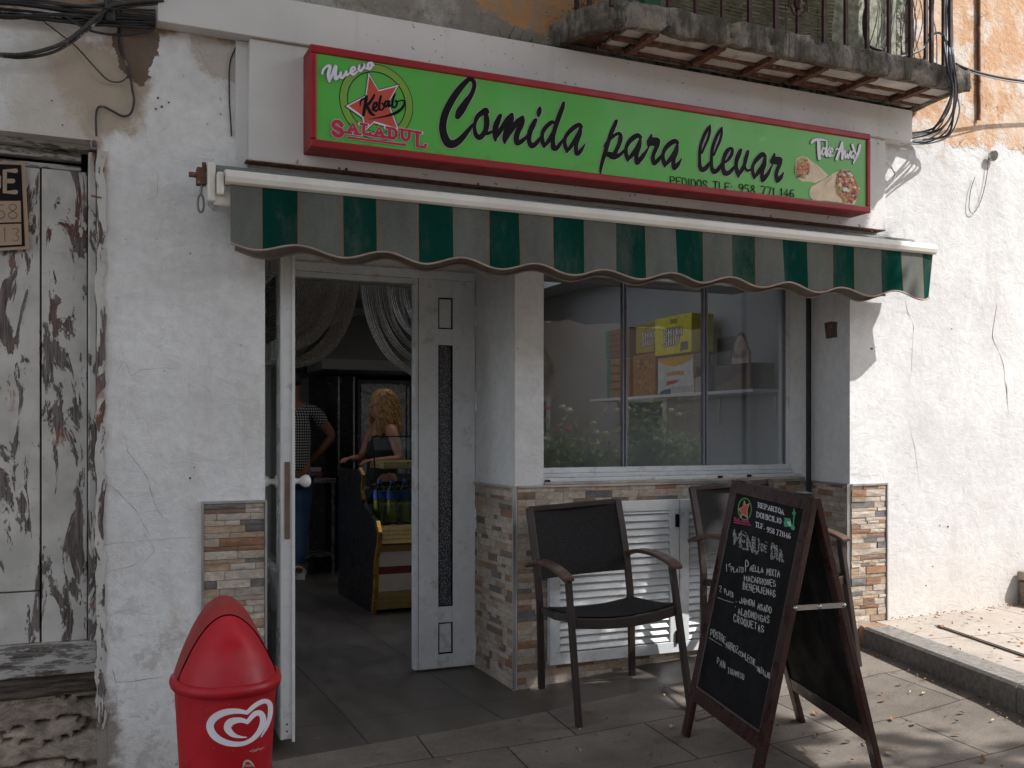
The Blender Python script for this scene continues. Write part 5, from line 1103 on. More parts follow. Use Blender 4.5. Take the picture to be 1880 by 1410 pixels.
# beaded door curtains
def curtain(name, label, x0, x1, tie, n, side):
    mb = MB(); rr = random.Random(n)
    for i in range(n):
        f0 = i/(n-1); nb_ = n/7.0; g_ = (int(i/nb_)+.5)*nb_/n; f = min(1, max(0, f0)); pull = .80; xt = x0+(x1-x0)*f; fold = .02*sin(f*31)+.012*sin(f*13+1); yt = YD+.10+fold
        end = Vector((tie[0]+rr.uniform(-.006, .006), YD+.10+fold*.5, tie[1]-.42*((f0*(1-pull)+g_*pull) if side < 0 else 1-(f0*(1-pull)+g_*pull))**1.2+rr.uniform(-.006, .006)))
        a = Vector((xt, yt, 2.10)); d = end-a; P = []
        for k in range(22):
            t = k/21; s = t**1.0; p = a+d*s; sag = sin(pi*t)*(.10+.10*abs(d.x)); p.z -= sag*.75*abs(d.x)/.4; p.x -= side*0
            p.x = a.x+d.x*(t**1.7); P.append(p)
        mb.tube(P, lambda t: .0034+.0014*(int(t*85) % 2), 4, smooth=False)
    o = mb.build(name, M['bead'], fix=False); tag(o, label, 'curtain', 'bead curtains in the doorway'); return o
curtain('bead_curtain', 'beaded string curtain swept to the left behind the open door leaf', .80, XY(656, YD+.1), (.80, 2.06), 70, -1)
curtain('bead_curtain', 'beaded string curtain swept to the right behind the narrow side panel', XY(664, YD+.1), 1.80, (1.80, 1.98), 44, 1)
# hood
mb = MB(); hx0, hx1 = 2.02, 4.25; y0, y1 = 8.6, 10.15
def zz(py, Y, px=650): return onY(px, py, Y).z
vs = [(hx0, y0, 1.86), (hx1, y0, 1.86), (hx1, y1, 1.86), (hx0, y1, 1.86), (hx0, y0, 1.95), (hx1, y0, 1.95), (hx1, y1, 1.95), (hx0, y1, 1.95), (2.45, 9.0, 2.40), (hx1, 9.0, 2.40), (hx1, y1, 2.40), (2.45, y1, 2.40)]
mb.add(vs, [(0, 1, 2, 3), (0, 1, 5, 4), (1, 2, 6, 5), (2, 3, 7, 6), (3, 0, 4, 7), (4, 5, 9, 8), (5, 6, 10, 9), (6, 7, 11, 10), (7, 4, 8, 11), (8, 9, 10, 11)])
o = mb.build('extractor_hood', M['steel_dark'], bevel=.004); tag(o, 'big dark steel extractor hood sloping over the kitchen behind the counter', 'extractor hood')
mb = MB(); mb.box(-.35, hx0-.005, 9.2, 10.1, 1.86, 1.98); o = mb.build('wall_shelf', M['blackgloss'], bevel=.004); tag(o, 'dark high shelf left of the extractor hood inside the shop', 'shelf')
t = thing('tall_fridge', 'tall black glass fridge with chrome edges behind the curly haired person', 'fridge')
fx = [XY(p, 9.1) for p in (597, 622, 650)]
mb = MB(); mb.box(fx[0], fx[2], 9.12, 9.8, .02, 1.84); mb.build('cabinet', M['blackgloss'], t, bevel=.01)
for x in fx[1:]: mb = MB(); mb.box(x-.008, x+.008, 9.10, 9.119, .9, 1.83); mb.build('chrome_edge', M['steel'], t)
mb = MB(); mb.box(fx[0]+.02, fx[1]-.012, 9.108, 9.119, .2, 1.80); mb.build('glass_door', simple('dark_fridge_glass', (.012, .012, .014), .15), t)
t = thing('steel_cabinet', 'brushed steel cabinet standing behind the glass counter', 'cabinet')
a, b = XY(656, 9.3), XY(746, 9.3); mb = MB(); mb.box(a, b+.9, 9.3, 10.0, .02, 1.82); mb.build('body', M['steel_dark'], t, bevel=.01)
mb = MB(); mb.box(a+.03, b-.01, 9.285, 9.299, .9, 1.78); mb.build('door', M['steel'], t, bevel=.006)
mb = MB(); mb.tube([(a+.04, 9.27, 1.70), (a+.2, 9.27, 1.66), (b, 9.27, 1.60)], .005, 5); mb.build('rail', M['steel'], t)
mb = MB(); mb.box(b+.0, b+.02, 9.27, 9.284, .9, 1.75); mb.build('handle', M['steel'], t)
t = thing('steel_table', 'stainless steel prep table with thin legs behind the doorway', 'table')
tx0, tx1 = XY(558, 9.0), XY(612, 9.0); ty0, ty1 = 8.9, 9.6
mb = MB(); mb.box(tx0-.35, tx1, ty0, ty1, .845, .885); mb.build('table_top', M['steel'], t, bevel=.004)
for x, y in ((tx0+.0, ty0+.03), (tx1-.02, ty0+.03), (tx0, ty1-.03), (tx1-.02, ty1-.03)): mb = MB(); mb.box(x-.012, x+.012, y-.012, y+.012, 0, .845); mb.build('leg', M['steel'], t)
mb = MB(); mb.box(tx0-.3, tx1-.01, ty0+.05, ty1-.05, .17, .195); mb.build('under_shelf', M['steel'], t)
mb = MB(); c = Vector((tx1-.22, 9.2, .886)); mb.box(c.x, c.x+.17, c.y, c.y+.12, c.z, c.z+.05, col=(.35, .10, .14)); mb.box(c.x+.01, c.x+.16, c.y+.01, c.y+.1, c.z+.051, c.z+.09, col=(.5, .5, .5)); o = mb.build('cloth_stack', M['tone'], bevel=.006); tag(o, 'pink and white packs stacked on the steel prep table', 'packs')

# glass counter
C = thing('display_counter', 'curved glass display counter with black side and gold trim inside the doorway', 'display counter')
cx0 = 1.965; cx1 = 3.30; cy0, cy1 = 6.82, 7.82
prof = [(6.86, .012), (6.80, .20), (6.78, .42), (6.72, .50), (6.70, .60), (6.76, .665), (6.98, .74), (7.12, .80), (7.16, .88), (7.13, .98), (7.22, 1.02), (7.82, 1.02), (7.82, .012)]
mb = MB(); n = len(prof); mb.add([(x, y, z) for x in (cx0, cx0+.03) for y, z in prof], [(i, (i+1) % n, n+(i+1) % n, n+i) for i in range(n)]+[tuple(range(n)), tuple(range(2*n-1, n-1, -1))]); mb.build('side_panel', M['blackgloss'], C)
mb = MB(); mb.sweep([(cx0+.012, y-.006, z) for y, z in prof[0:6]], .046, .026, (1, 0, 0)); mb.sweep([(cx0+.012, y-.006, z) for y, z in prof[7:11]], .046, .022, (1, 0, 0)); mb.build('gold_trim', M['gold'], C)
def frontband(z0, z1, y0, y1, m, name):
    mb = MB(); mb.add([(cx0+.031, y0, z0), (cx1, y0, z0), (cx1, y1, z1), (cx0+.031, y1, z1), (cx0+.031, y0+.02, z0), (cx1, y0+.02, z0), (cx1, y1+.02, z1), (cx0+.031, y1+.02, z1)], [(0, 1, 2, 3), (4, 5, 6, 7), (0, 1, 5, 4), (3, 2, 6, 7)]); mb.build(name, m, C)
frontband(.03, .16, 6.86, 6.83, M['straw'], 'lower_trim'); frontband(.163, .29, 6.83, 6.81, M['cream'], 'front_panel'); frontband(.29, .345, 6.806, 6.80, M['maroon'], 'band'); frontband(.345, .45, 6.80, 6.80, M['cream'], 'front_panel')
frontband(.453, .50, 6.78, 6.74, M['straw'], 'bumper'); frontband(.50, .515, 6.738, 6.735, M['maroon'], 'groove'); frontband(.516, .64, 6.735, 6.76, M['straw'], 'bumper'); 
GRV = simple('gold_groove', (.26, .18, .06), .5)
for z, y in ((.545, 6.739), (.575, 6.745), (.605, 6.751), (.07, 6.852), (.11, 6.842)): frontband(z, z+.004, y-.004, y-.004, GRV, 'groove')
mb = MB(); mb.box(cx0+.031, cx1, 6.84, 7.78, .62, .638); mb.build('display_deck', M['steel'], C)
mb = MB(); mb.box(cx0+.02, cx1, 6.90, 7.80, .04, .078); mb.build('plinth', M['blackgloss'], C)
mb = MB(); mb.box(cx0+.25, cx1, 7.40, 7.78, 1.02, 1.075); mb.build('worktop', M['straw'], C, bevel=.004)
mb = MB(); mb.box(cx0+.04, cx1, 7.5, 7.78, .86, .875); mb.build('glass_shelf', M['glass2'], C)
for a, b, c, d in (((cx0+.06, 6.86, .66), (cx1, 6.86, .66), (cx1, 7.06, 1.27), (cx0+.06, 7.06, 1.27)), ((cx0+.06, 7.06, 1.272), (cx1, 7.06, 1.272), (cx1, 7.5, 1.272), (cx0+.06, 7.5, 1.272))):
    mb = MB(); mb.poly([a, b, c, d], .006, (0, -.9, .4)); mb.build('glass_pane', M['glass2'], C)
mb = MB(); mb.bar((cx0+.06, 6.856, .66), (cx0+.06, 7.056, 1.27), .008, .008); mb.bar((cx0+.06, 7.055, 1.274), (cx1, 7.055, 1.274), .008, .008); mb.build('glass_edge', M['ink'], C)
def bottle(x, y, cap, label):
    t = thing('drink_bottle', label, 'bottle', (x, y, .639), 0, 'drink bottles in the display counter')
    mb = MB(); mb.lathe([(.040, 0), (.046, .01), (.046, .20), (.040, .24), (.018, .285), (.014, .295)], (0, 0, 0), 14); mb.build('bottle_body', M['bottle'], t)
    mb = MB(); mb.lathe([(.043, .004), (.043, .17)], (0, 0, 0), 12); mb.build('drink', simple('lemon_drink', (.30, .30, .10), .2, spec=.6), t)
    mb = MB(); mb.lathe([(.0468, .175), (.0468, .235)], (0, 0, 0), 14, col=cap); mb.build('label', M['tone'], t)
    mb = MB(); mb.lathe([(.017, .29), (.017, .315), (.014, .318)], (0, 0, 0), 12, col=cap); mb.build('cap', M['tone'], t)
blue, org = (.03, .10, .42), (.60, .13, .02)
bottle(2.07, 7.02, blue, 'small blue labelled bottle at the left end of the glass counter'); bottle(2.155, 6.98, blue, 'blue labelled bottle standing just in front of the leftmost one')
bottle(2.26, 7.0, (.05, .16, .45), 'blue labelled bottle next to the orange labelled ones'); bottle(2.345, 6.99, org, 'orange labelled bottle beside the blue ones'); bottle(2.44, 7.02, org, 'orange labelled bottle nearest the side panel of the door')

# people -------------------------------------------------------------------------
def skin(name, J, E, m, parent=None, loc=(0, 0, 0), root=0, sub=2):
    me = bpy.data.meshes.new(name); ks = list(J); idx = {k: i for i, k in enumerate(ks)}
    me.from_pydata([J[k][0] for k in ks], [(idx[a], idx[b]) for a, b in E], []); me.materials.append(m)
    o = bpy.data.objects.new(name, me); COL.objects.link(o); o.location = loc
    md = o.modifiers.new('skin', 'SKIN'); md.use_smooth_shade = True
    for k in ks:
        sv = me.skin_vertices[0].data[idx[k]]; r = J[k][1]; sv.radius = r if isinstance(r, tuple) else (r, r); sv.use_root = (idx[k] == root)
    s = o.modifiers.new('sub', 'SUBSURF'); s.levels = s.render_levels = sub
    if parent is not None: o.parent = parent; o.location = (0, 0, 0)
    return o
def hand(J, E, wrist, d, up, side, pre, s=1.0):
    """five unequal curled fingers and a thumb"""
    d = Vector(d).normalized(); up = Vector(up).normalized(); sd = d.cross(up).normalized()*side; w = Vector(J[wrist][0])
    J[pre+'palm'] = (tuple(w+d*.05*s), (.034*s, .016*s)); E.append((wrist, pre+'palm'))
    for i, (o_, L) in enumerate(((-.027, .068), (-.009, .078), (.009, .073), (.026, .058))):
        a = w+d*.088*s+sd*o_*s; b = a+d*L*.5*s-up*.012*s; c = b+d*L*.35*s-up*.028*s
        for k, p, r in (('a', a, .0095), ('b', b, .0085), ('c', c, .007)): J[pre+'f%d%s' % (i, k)] = (tuple(p), r*s)
        E += [(pre+'palm', pre+'f%da' % i), (pre+'f%da' % i, pre+'f%db' % i), (pre+'f%db' % i, pre+'f%dc' % i)]
    a = w+d*.03*s-sd*.035*s-up*.008*s; b = a+d*.035*s-sd*.018*s-up*.012*s; J[pre+'ta'] = (tuple(a), .011*s); J[pre+'tb'] = (tuple(b), .009*s); E += [(pre+'palm', pre+'ta'), (pre+'ta', pre+'tb')]
# man with the checked shirt, seen from behind, hand on hip
mx, my = 1.78, 8.72
J = {'pel': ((0, 0, .98), (.155, .115)), 'waist': ((0, .01, 1.12), (.150, .105)), 'chest': ((0, .0, 1.32), (.175, .115)), 'neckb': ((0, .0, 1.52), (.09, .075)), 'neck': ((0, .01, 1.58), .058), 'skull': ((0, .03, 1.68), (.082, .098)), 'crown': ((0, .03, 1.78), (.072, .085)),
     'shR': ((.185, 0, 1.49), .064), 'elR': ((.37, .03, 1.27), .046), 'wrR': ((.20, .10, 1.06), .028), 'shL': ((-.185, 0, 1.49), .064), 'elL': ((-.26, .0, 1.20), .046), 'wrL': ((-.24, .14, .98), .030),
     'hpR': ((.09, 0, .92), .095), 'knR': ((.085, .02, .50), .060), 'anR': ((.06, -.01, .10), .042), 'toR': ((.11, .12, .04), .036), 'hpL': ((-.09, 0, .92), .095), 'knL': ((-.11, .02, .50), .060), 'anL': ((-.13, -.01, .10), .042), 'toL': ((-.15, .12, .04), .036)}
E = [('pel', 'waist'), ('waist', 'chest'), ('chest', 'neckb'), ('neckb', 'neck'), ('neck', 'skull'), ('skull', 'crown'), ('neckb', 'shR'), ('shR', 'elR'), ('elR', 'wrR'), ('neckb', 'shL'), ('shL', 'elL'), ('elL', 'wrL'), ('pel', 'hpR'), ('hpR', 'knR'), ('knR', 'anR'), ('anR', 'toR'), ('pel', 'hpL'), ('hpL', 'knL'), ('knL', 'anL'), ('anL', 'toL')]
hand(J, E, 'wrR', (-.6, .5, -.4), (.3, .2, .9), 1, 'R'); hand(J, E, 'wrL', (.1, .5, -.7), (-1, 0, .2), 1, 'L')
man = skin('person', J, E, M['skin'], None, (mx, my, 0)); tag(man, 'person in checked short sleeved shirt and jeans, hand on hip beside the door leaf', 'person')
Js = {'pel': ((0, 0, .90), (.182, .142)), 'waist': ((0, .01, 1.10), (.170, .125)), 'chest': ((0, 0, 1.32), (.190, .130)), 'neckb': ((0, 0, 1.50), (.105, .088)), 'shR': ((.185, 0, 1.485), .080), 'slR': ((.285, .015, 1.37), .072), 'shL': ((-.185, 0, 1.485), .080), 'slL': ((-.235, 0, 1.33), .072)}
o = skin('shirt', Js, [('pel', 'waist'), ('waist', 'chest'), ('chest', 'neckb'), ('neckb', 'shR'), ('shR', 'slR'), ('neckb', 'shL'), ('shL', 'slL')], M['check'], man)
Jt = {'pel': ((0, 0, 1.0), (.166, .126)), 'hpR': ((.09, 0, .90), .108), 'knR': ((.085, .02, .50), .074), 'anR': ((.06, -.01, .12), .060), 'hpL': ((-.09, 0, .90), .108), 'knL': ((-.11, .02, .50), .074), 'anL': ((-.13, -.01, .12), .060)}
skin('jeans', Jt, [('pel', 'hpR'), ('hpR', 'knR'), ('knR', 'anR'), ('pel', 'hpL'), ('hpL', 'knL'), ('knL', 'anL')], M['denim'], man)
for s, x in ((1, .06), (-1, -.13)):
    Jk = {'a': ((x-.02, -.06, .055), (.048, .050)), 'b': ((x+.03*s, .05, .06), (.050, .05)), 'c': ((x+.06*s, .16, .035), (.046, .034)), 'd': ((x-.01, -.02, .12), .045)}; skin('sneaker', Jk, [('a', 'b'), ('b', 'c'), ('a', 'd')], M['sneaker'], man)
Jh = {'a': ((0, .0, 1.70), (.095, .10)), 'b': ((0, -.01, 1.78), (.088, .095)), 'c': ((0, .03, 1.83), (.06, .07))}; skin('hair', Jh, [('a', 'b'), ('b', 'c')], M['hair_dark'], man)
# woman with curly blonde hair leaning on the counter, turned to the left
hx = onY(702, 760, 8.05).x; wx, wy = hx, 8.05
J = {'pel': ((.03, .10, .90), (.11, .09)), 'waist': ((.02, .08, 1.03), (.10, .085)), 'chest': ((0, .02, 1.20), (.135, .115)), 'neckb': ((0, .0, 1.36), (.075, .065)), 'neck': ((-.005, -.01, 1.42), .045), 'jaw': ((-.03, -.015, 1.48), (.062, .070)), 'head': ((-.02, -.01, 1.56), (.075, .088)), 'crown': ((-.01, 0, 1.63), (.06, .07)), 'nose': ((-.118, -.015, 1.515), .010), 'chin': ((-.085, -.015, 1.445), .022),
     'shR': ((.03, -.155, 1.335), .052), 'elR': ((.075, -.25, 1.085), .040), 'wrR': ((-.15, -.33, 1.075), .026), 'shL': ((-.04, .15, 1.32), .052), 'elL': ((-.14, .12, 1.09), .040), 'wrL': ((-.27, -.10, 1.09), .026),
     'hp1': ((.05, .18, .84), .09), 'kn1': ((.06, .18, .46), .055), 'an1': ((.07, .18, .09), .036), 't1': ((-.05, .18, .03), .03), 'hp2': ((.05, .02, .84), .09), 'kn2': ((.06, .02, .46), .055), 'an2': ((.07, .02, .09), .036), 't2': ((-.05, .02, .03), .03)}
E = [('pel', 'waist'), ('waist', 'chest'), ('chest', 'neckb'), ('neckb', 'neck'), ('neck', 'jaw'), ('jaw', 'head'), ('head', 'crown'), ('jaw', 'chin'), ('head', 'nose'), ('neckb', 'shR'), ('shR', 'elR'), ('elR', 'wrR'), ('neckb', 'shL'), ('shL', 'elL'), ('elL', 'wrL'), ('pel', 'hp1'), ('hp1', 'kn1'), ('kn1', 'an1'), ('an1', 't1'), ('pel', 'hp2'), ('hp2', 'kn2'), ('kn2', 'an2'), ('an2', 't2')]
hand(J, E, 'wrR', (-1, -.1, 0), (0, -.2, 1), 1, 'R', .9); hand(J, E, 'wrL', (-.8, -.4, 0), (0, 0, 1), -1, 'L', .9)
wom = skin('person', J, E, M['skin'], None, (wx, wy, 0)); tag(wom, 'person with curly blonde hair and sleeveless black top leaning on the glass counter', 'person')
Jb = {'a': ((.03, .10, .84), (.175, .155)), 'b': ((.02, .08, 1.03), (.132, .115)), 'c': ((0, .02, 1.19), (.152, .130)), 'd': ((-.005, 0, 1.315), (.118, .104)), 's1': ((.01, -.085, 1.372), .030), 's2': ((-.01, .085, 1.367), .030)}; skin('top', Jb, [('a', 'b'), ('b', 'c'), ('c', 'd'), ('d', 's1'), ('d', 's2')], M['black_top'], wom)
Jb = {'a': ((.03, .10, .90), (.16, .135)), 'b1': ((.05, .18, .82), .10), 'c1': ((.06, .18, .45), .065), 'd1': ((.07, .18, .10), .045), 'b2': ((.05, .02, .82), .10), 'c2': ((.06, .02, .45), .065), 'd2': ((.07, .02, .10), .045)}
skin('trousers', Jb, [('a', 'b1'), ('b1', 'c1'), ('c1', 'd1'), ('a', 'b2'), ('b2', 'c2'), ('c2', 'd2')], M['black_top'], wom)
mb = MB(); rr = random.Random(19)
for i in range(620):
    a = rr.uniform(-2.3, 2.3); el = rr.uniform(-.2, 1.45); rad_ = .115
    base = Vector((.012+rad_*cos(a)*cos(el)*1.0, rad_*sin(a)*cos(el)*1.05, 1.555+rad_*1.0*sin(el))); L = rr.uniform(.16, .30) if el < 1.0 else rr.uniform(.2, .34)
    outw = Vector((cos(a)*.28, sin(a)*.28, 0)); ph = rr.uniform(0, 6.28); amp = rr.uniform(.008, .016); P = []
    for k in range(13):
        t = k/12; p = base+outw*(.10*sin(t*1.9)+(.10*t if el > .9 else 0))+Vector((0, 0, -L*t+.02*sin(t*3))); p += Vector((cos(ph+t*15), sin(ph+t*15), 0))*amp; P.append((p.x, p.y, p.z))
    mb.tube(P, rr.uniform(.0035, .0065), 4)
mb.lathe([(.02, .0), (.095, .03), (.115, .09), (.10, .15), (.05, .19)], (.012, 0, 1.48), 12)
o = mb.build('hair', M['hair'], wom, fix=False)

# shelf with boxes on the right inner wall ---------------------------------------
sz = 1.585; sy0, sy1 = 5.20, 7.40; sxf = 4.03
t = thing('wall_shelf', 'white wall shelf on slim brackets seen through the shop window', 'shelf')
mb = MB(); mb.box(sxf, RX1-.002, sy0, sy1, sz-.022, sz); mb.build('shelf_board', M['white_board'], t, bevel=.002)
def shelfY(px): 
    u = U(px); k = (ST+u*CT)/(CT-u*ST); return sxf/k
for px in (1373, 1272, 1242, 1178):
    y = shelfY(px)+.05; mb = MB(); mb.box(sxf+.05, RX1-.012, y-.008, y+.008, sz-.040, sz-.0225); mb.add([(RX1-.011, y-.01, sz-.023), (RX1-.011, y+.01, sz-.023), (RX1-.011, y+.003, sz-.24), (RX1-.011, y-.003, sz-.24), (RX1-.002, y-.01, sz-.023), (RX1-.002, y+.01, sz-.023), (RX1-.002, y+.003, sz-.24), (RX1-.002, y-.003, sz-.24)], [(0, 1, 2, 3), (0, 3, 7, 4), (1, 2, 6, 5), (3, 2, 6, 7)]); mb.build('shelf_bracket', M['white_plastic'], t)
def pbox(name, label, px0, px1, z0, z1, depth, base, face=None, lift=0):
    """carton on the shelf; its printed face looks into the room (-X)"""
    y1, y0 = shelfY(px0), shelfY(px1); x0 = sxf+.03+lift; t = thing(name, label, 'box', (x0, (y0+y1)/2, z0), 0, 'snack cartons on the wall shelf'); w = (y1-y0)/2-.004; h = z1-z0
    mb = MB(); mb.box(0, depth, -w, w, 0, h, col=base); mb.build('carton', M['tone'], t, bevel=.003)
    if face:
        mb = MB(); mp = lambda x, y: Vector((0, w-x*2*w, h-y*h)); face(mb, mp, (-1, 0, 0)); mb.build('print', M['tone'], t, fix=False)
    return t
def zS(py, px): 
    y = shelfY(px); d = y/(CT-U(px)*ST); return CAM_H-(py-796)*d/F_PX
Yl, Wh, Gy = (.62, .52, .02), (.55, .55, .53), (.30, .30, .30)
def f_yellow(mb, mp, n):
    for i, s in enumerate(('SHIKI', 'SHIN')):
        x = .27; y = .52+i*.24
        for ch in s: glyph(mb, ch, x, y, .07 if ch != 'I' else .03, .20, .042, mp, n, .001, col=(.05, .045, .03), grow=.022); glyph(mb, ch, x, y, .07 if ch != 'I' else .03, .20, .030, mp, n, .002, col=Wh); x += .12 if ch != 'I' else .09
    flat(mb, [(.72, .72), (.90, .70), (.92, .92), (.70, .95)], mp, n, .001, (.05, .08, .07)); flat(mb, [(.43, .08), (.62, .08), (.62, .20), (.43, .20)], mp, n, .001, (.28, .22, .02))
def f_white(mb, mp, n):
    flat(mb, [(0.02, 0.01), (.98, 0.01), (.95, .12), (.75, .22), (.5, .26), (.25, .22), (.05, .10)], mp, n, .001, (.60, .30, .02))
    for k in range(7): flat(mb, [(.26+k*.07, .42-.03*sin(k*.5)), (.32+k*.07, .41-.03*sin(k*.5)), (.32+k*.07, .52-.03*sin(k*.5)), (.26+k*.07, .53-.03*sin(k*.5))], mp, n, .001, (.50, .22, .02))
    flat(mb, [(.26, .64), (.62, .62), (.55, .70), (.26, .76)], mp, n, .001, (.45, .02, .03)); flat(mb, [(0.02, .99), (.10, .90), (.25, .86), (.38, .84), (.38, .99)], mp, n, .001, (.02, .05, .18)); flat(mb, [(.40, .80), (.98, .80), (.98, .97), (.40, .97)], mp, n, .001, (.38, .38, .38))
def f_brown(mb, mp, n):
    for k in range(4): flat(mb, [(.1, .15+k*.2), (.9, .18+k*.2), (.9, .22+k*.2), (.1, .19+k*.2)], mp, n, .001, (.10, .05, .04))
    flat(mb, [(0.01, 0.01), (.16, 0.01), (.16, .99), (0.01, .99)], mp, n, .0015, (.02, .22, .13))
def f_mix(mb, mp, n):
    r_ = random.Random(3)
    for k in range(46): x, y, s = r_.uniform(.1, .85), r_.uniform(.08, .9), r_.uniform(.04, .09); flat(mb, [(x, y), (x+s, y+s*.3), (x+s*.8, y+s), (x-s*.3, y+s*.7)], mp, n, .001+k*.00002, r_.choice([(.45, .16, .03), (.30, .09, .03), (.55, .28, .06), (.15, .06, .03)]))
def f_grid(mb, mp, n):
    for i in range(13):
        for j in range(7):
            x, y = .06+i*.07, .99-(j+.7)*.055*(1+.05*i)
            if j*.055 < .12+i*.028: flat(mb, [(x, y), (x+.04, y-.015), (x+.05, y+.015), (x+.012, y+.028)], mp, n, .001, (.42, .24, .12))
pbox('snack_carton', 'green edged brown snack carton, upper left on the wall shelf', 1104, 1148, zS(656, 1125), zS(604, 1125), .20, (.20, .11, .08), f_brown, .01)
pbox('snack_carton', 'brown snack carton at the left end of the wall shelf', 1108, 1150, sz, zS(658, 1125), .20, (.34, .18, .08), f_brown)
pbox('snack_carton', 'yellow and brown carton behind the brightest yellow box', 1151, 1199, zS(646, 1175), zS(592, 1175), .16, (.36, .27, .03), f_yellow, .05)
pbox('snack_carton', 'orange brown snack carton below the yellow ones', 1156, 1197, sz, zS(650, 1175), .2, (.33, .13, .05), f_mix)
pbox('snack_carton', 'bright yellow carton resting on the white carton', 1200, 1268, zS(650, 1234), zS(580, 1234), .19, Yl, f_yellow, -.02)
pbox('snack_carton', 'white carton with orange top under the bright yellow box', 1201, 1268, sz, zS(654, 1234), .2, Wh, f_white)
t = pbox('snack_carton', 'low silver topped carton between the white carton and the arched one', 1269, 1290, sz, zS(672, 1280), .2, Gy)
mb = MB(); mb.box(.0, .02, -.10, .10, .10, .28, col=(.10, .10, .10)); mb.build('lid_flap', M['tone'], t, bevel=.01)
t = pbox('snack_carton', 'patterned brown carton with an arched display card', 1304, 1371, sz, zS(668, 1340), .2, (.10, .06, .045), f_grid)
yy = (shelfY(1335)-shelfY(1371))/2
mb = MB(); A_ = [(0, yy*(a), b) for a, b in ((1.0, .10), (1.0, .25), (.80, .27), (.6, .33), (.3, .37), (0, .385), (-.3, .37), (-.6, .33), (-.80, .27), (-1.0, .25), (-1.0, .10))]; cy = -(shelfY(1304)-shelfY(1371))/2+yy+.01
mb.poly([(.007, y+cy, z) for _, y, z in A_], .006, (1, 0, 0), (.20, .11, .07)); mb.poly([(.004, (y)*.82+cy, .12+(z-.10)*.86) for _, y, z in A_], .002, (1, 0, 0), (.50, .42, .36)); mb.build('display_card', M['tone'], t)
mb = MB(); x = 0; mpd = lambda a, b: Vector((.0025, cy+yy*.75-a*yy*1.5, .30-b*.2))
for k, ch in enumerate('HOJALDRES'): glyph(mb, ch, .02+k*.108, .42, .07, .22, .02, mpd, (-1, 0, 0), .001, col=(.25, .08, .04))
for k in range(8): ribbon(mb, [(.5, .0, .02), (.5+.09*cos(k*pi/4), .0+.13*sin(k*pi/4), .02)], mpd, (-1, 0, 0), .001, 0, 1, col=(.25, .10, .05))
mb.build('card_lettering', M['tone'], t, fix=False)
# cylinder light on the inner ceiling left of the window
mb = MB(); mb.box(3.1, 3.35, 5.9, 6.0, 2.40, 2.45); o = mb.build('air_vent', M['white_plastic'], bevel=.01); tag(o, 'small white unit under the shop ceiling seen through the window', 'vent')

# ------------------------------------------------------------------ armchairs
def armchair(loc, rz, label):
    t = thing('armchair', label, 'armchair', loc, rz, 'sling armchairs in front of the window')
    mb = MB()
    for s in (-1, 1):
        m1 = MB(); m1.bar((s*.262, -.335, 0), (s*.245, -.275, .635), .042, .024, (1, 0, 0), None, .040, .024); m1.build('front_leg', M['chair_metal'], t, bevel=.004)
        m1 = MB(); m1.sweep([(s*.240, .315, 0), (s*.238, .275, .25), (s*.236, .250, .45), (s*.235, .262, .61), (s*.234, .300, .78), (s*.233, .332, .897)], .024, .034, (1, 0, 0)); m1.build('rear_leg', M['chair_metal'], t, bevel=.004)
        m1 = MB(); P = [(s*.252, .335, .612), (s*.252, .25, .636), (s*.254, .10, .660), (s*.256, -.08, .664), (s*.256, -.22, .652), (s*.254, -.315, .632)]; m1.sweep(catmull(P, 4), .052, .020); m1.build('armrest', simple('brown_arm_plastic', (.085, .050, .036), .42) if s < 0 and 'x' not in M else M['x'], t, bevel=.006); 
        if 'x' not in M: M['x'] = bpy.data.materials['brown_arm_plastic']
        m1 = MB(); m1.sweep([(s*.225, .255, .400), (s*.228, .0, .415), (s*.232, -.285, .455)], .024, .034); m1.build('side_rail', M['chair_metal'], t, bevel=.003)
    m1 = MB(); m1.sweep(catmull([(-.245, -.292, .440), (-.12, -.304, .424), (0, -.308, .418), (.12, -.304, .424), (.245, -.292, .440)], 4), .020, .045); m1.build('front_rail', M['chair_metal'], t, bevel=.004)
    m1 = MB(); m1.sweep([(-.236, .334, .890), (.236, .334, .890)], .022, .026); m1.build('top_rail', M['chair_metal'], t, bevel=.004)
    def sling(name, fn, nu, nv):
        mb = MB(); V = [fn(i/nu, j/nv) for j in range(nv+1) for i in range(nu+1)]; n = nu+1; k = len(V)
        nrm = Vector(V[1])-Vector(V[0]); off = Vector(fn(0, 1))-Vector(fn(0, 0)); nn = nrm.cross(off).normalized()*.006
        mb.add(V+[Vector(v)+nn for v in V], [(j*n+i, j*n+i+1, (j+1)*n+i+1, (j+1)*n+i) for j in range(nv) for i in range(nu)]+[(k+j*n+i, k+j*n+i+1, k+(j+1)*n+i+1, k+(j+1)*n+i) for j in range(nv) for i in range(nu)], smooth=True)
        return mb.build(name, M['sling'], t)
    sling('backrest', lambda a, b: (-.232+.464*a, .250+.080*b**1.2+.028*sin(pi*a), 0.550+.340*b), 10, 8)
    sling('seat', lambda a, b: (-.222+.444*a, -.290+.50*b, .458-.040*b-.020*sin(pi*a)), 10, 8)
    return t
def copy_tree(o, parent=None):
    c = o.copy(); COL.objects.link(c)
    if parent is not None: c.parent = parent
    for ch in [x for x in bpy.data.objects if x.parent == o]: copy_tree(ch, c)
    return c
cg = gz(2.3, 4.0)
ch1 = armchair((2.315, 4.06, cg-.004), R(-4), 'dark brown sling armchair standing in full view before the white louvres')
ch1.rotation_euler = (0, R(-4.2), R(-9.5))
ch2 = copy_tree(ch1); ch2.location = (3.27, 4.05, gz(3.27, 3.8)-.01); ch2.rotation_euler = (0, R(-4), R(-8)); ch2['label'] = 'dark brown sling armchair half hidden behind the chalk menu board'

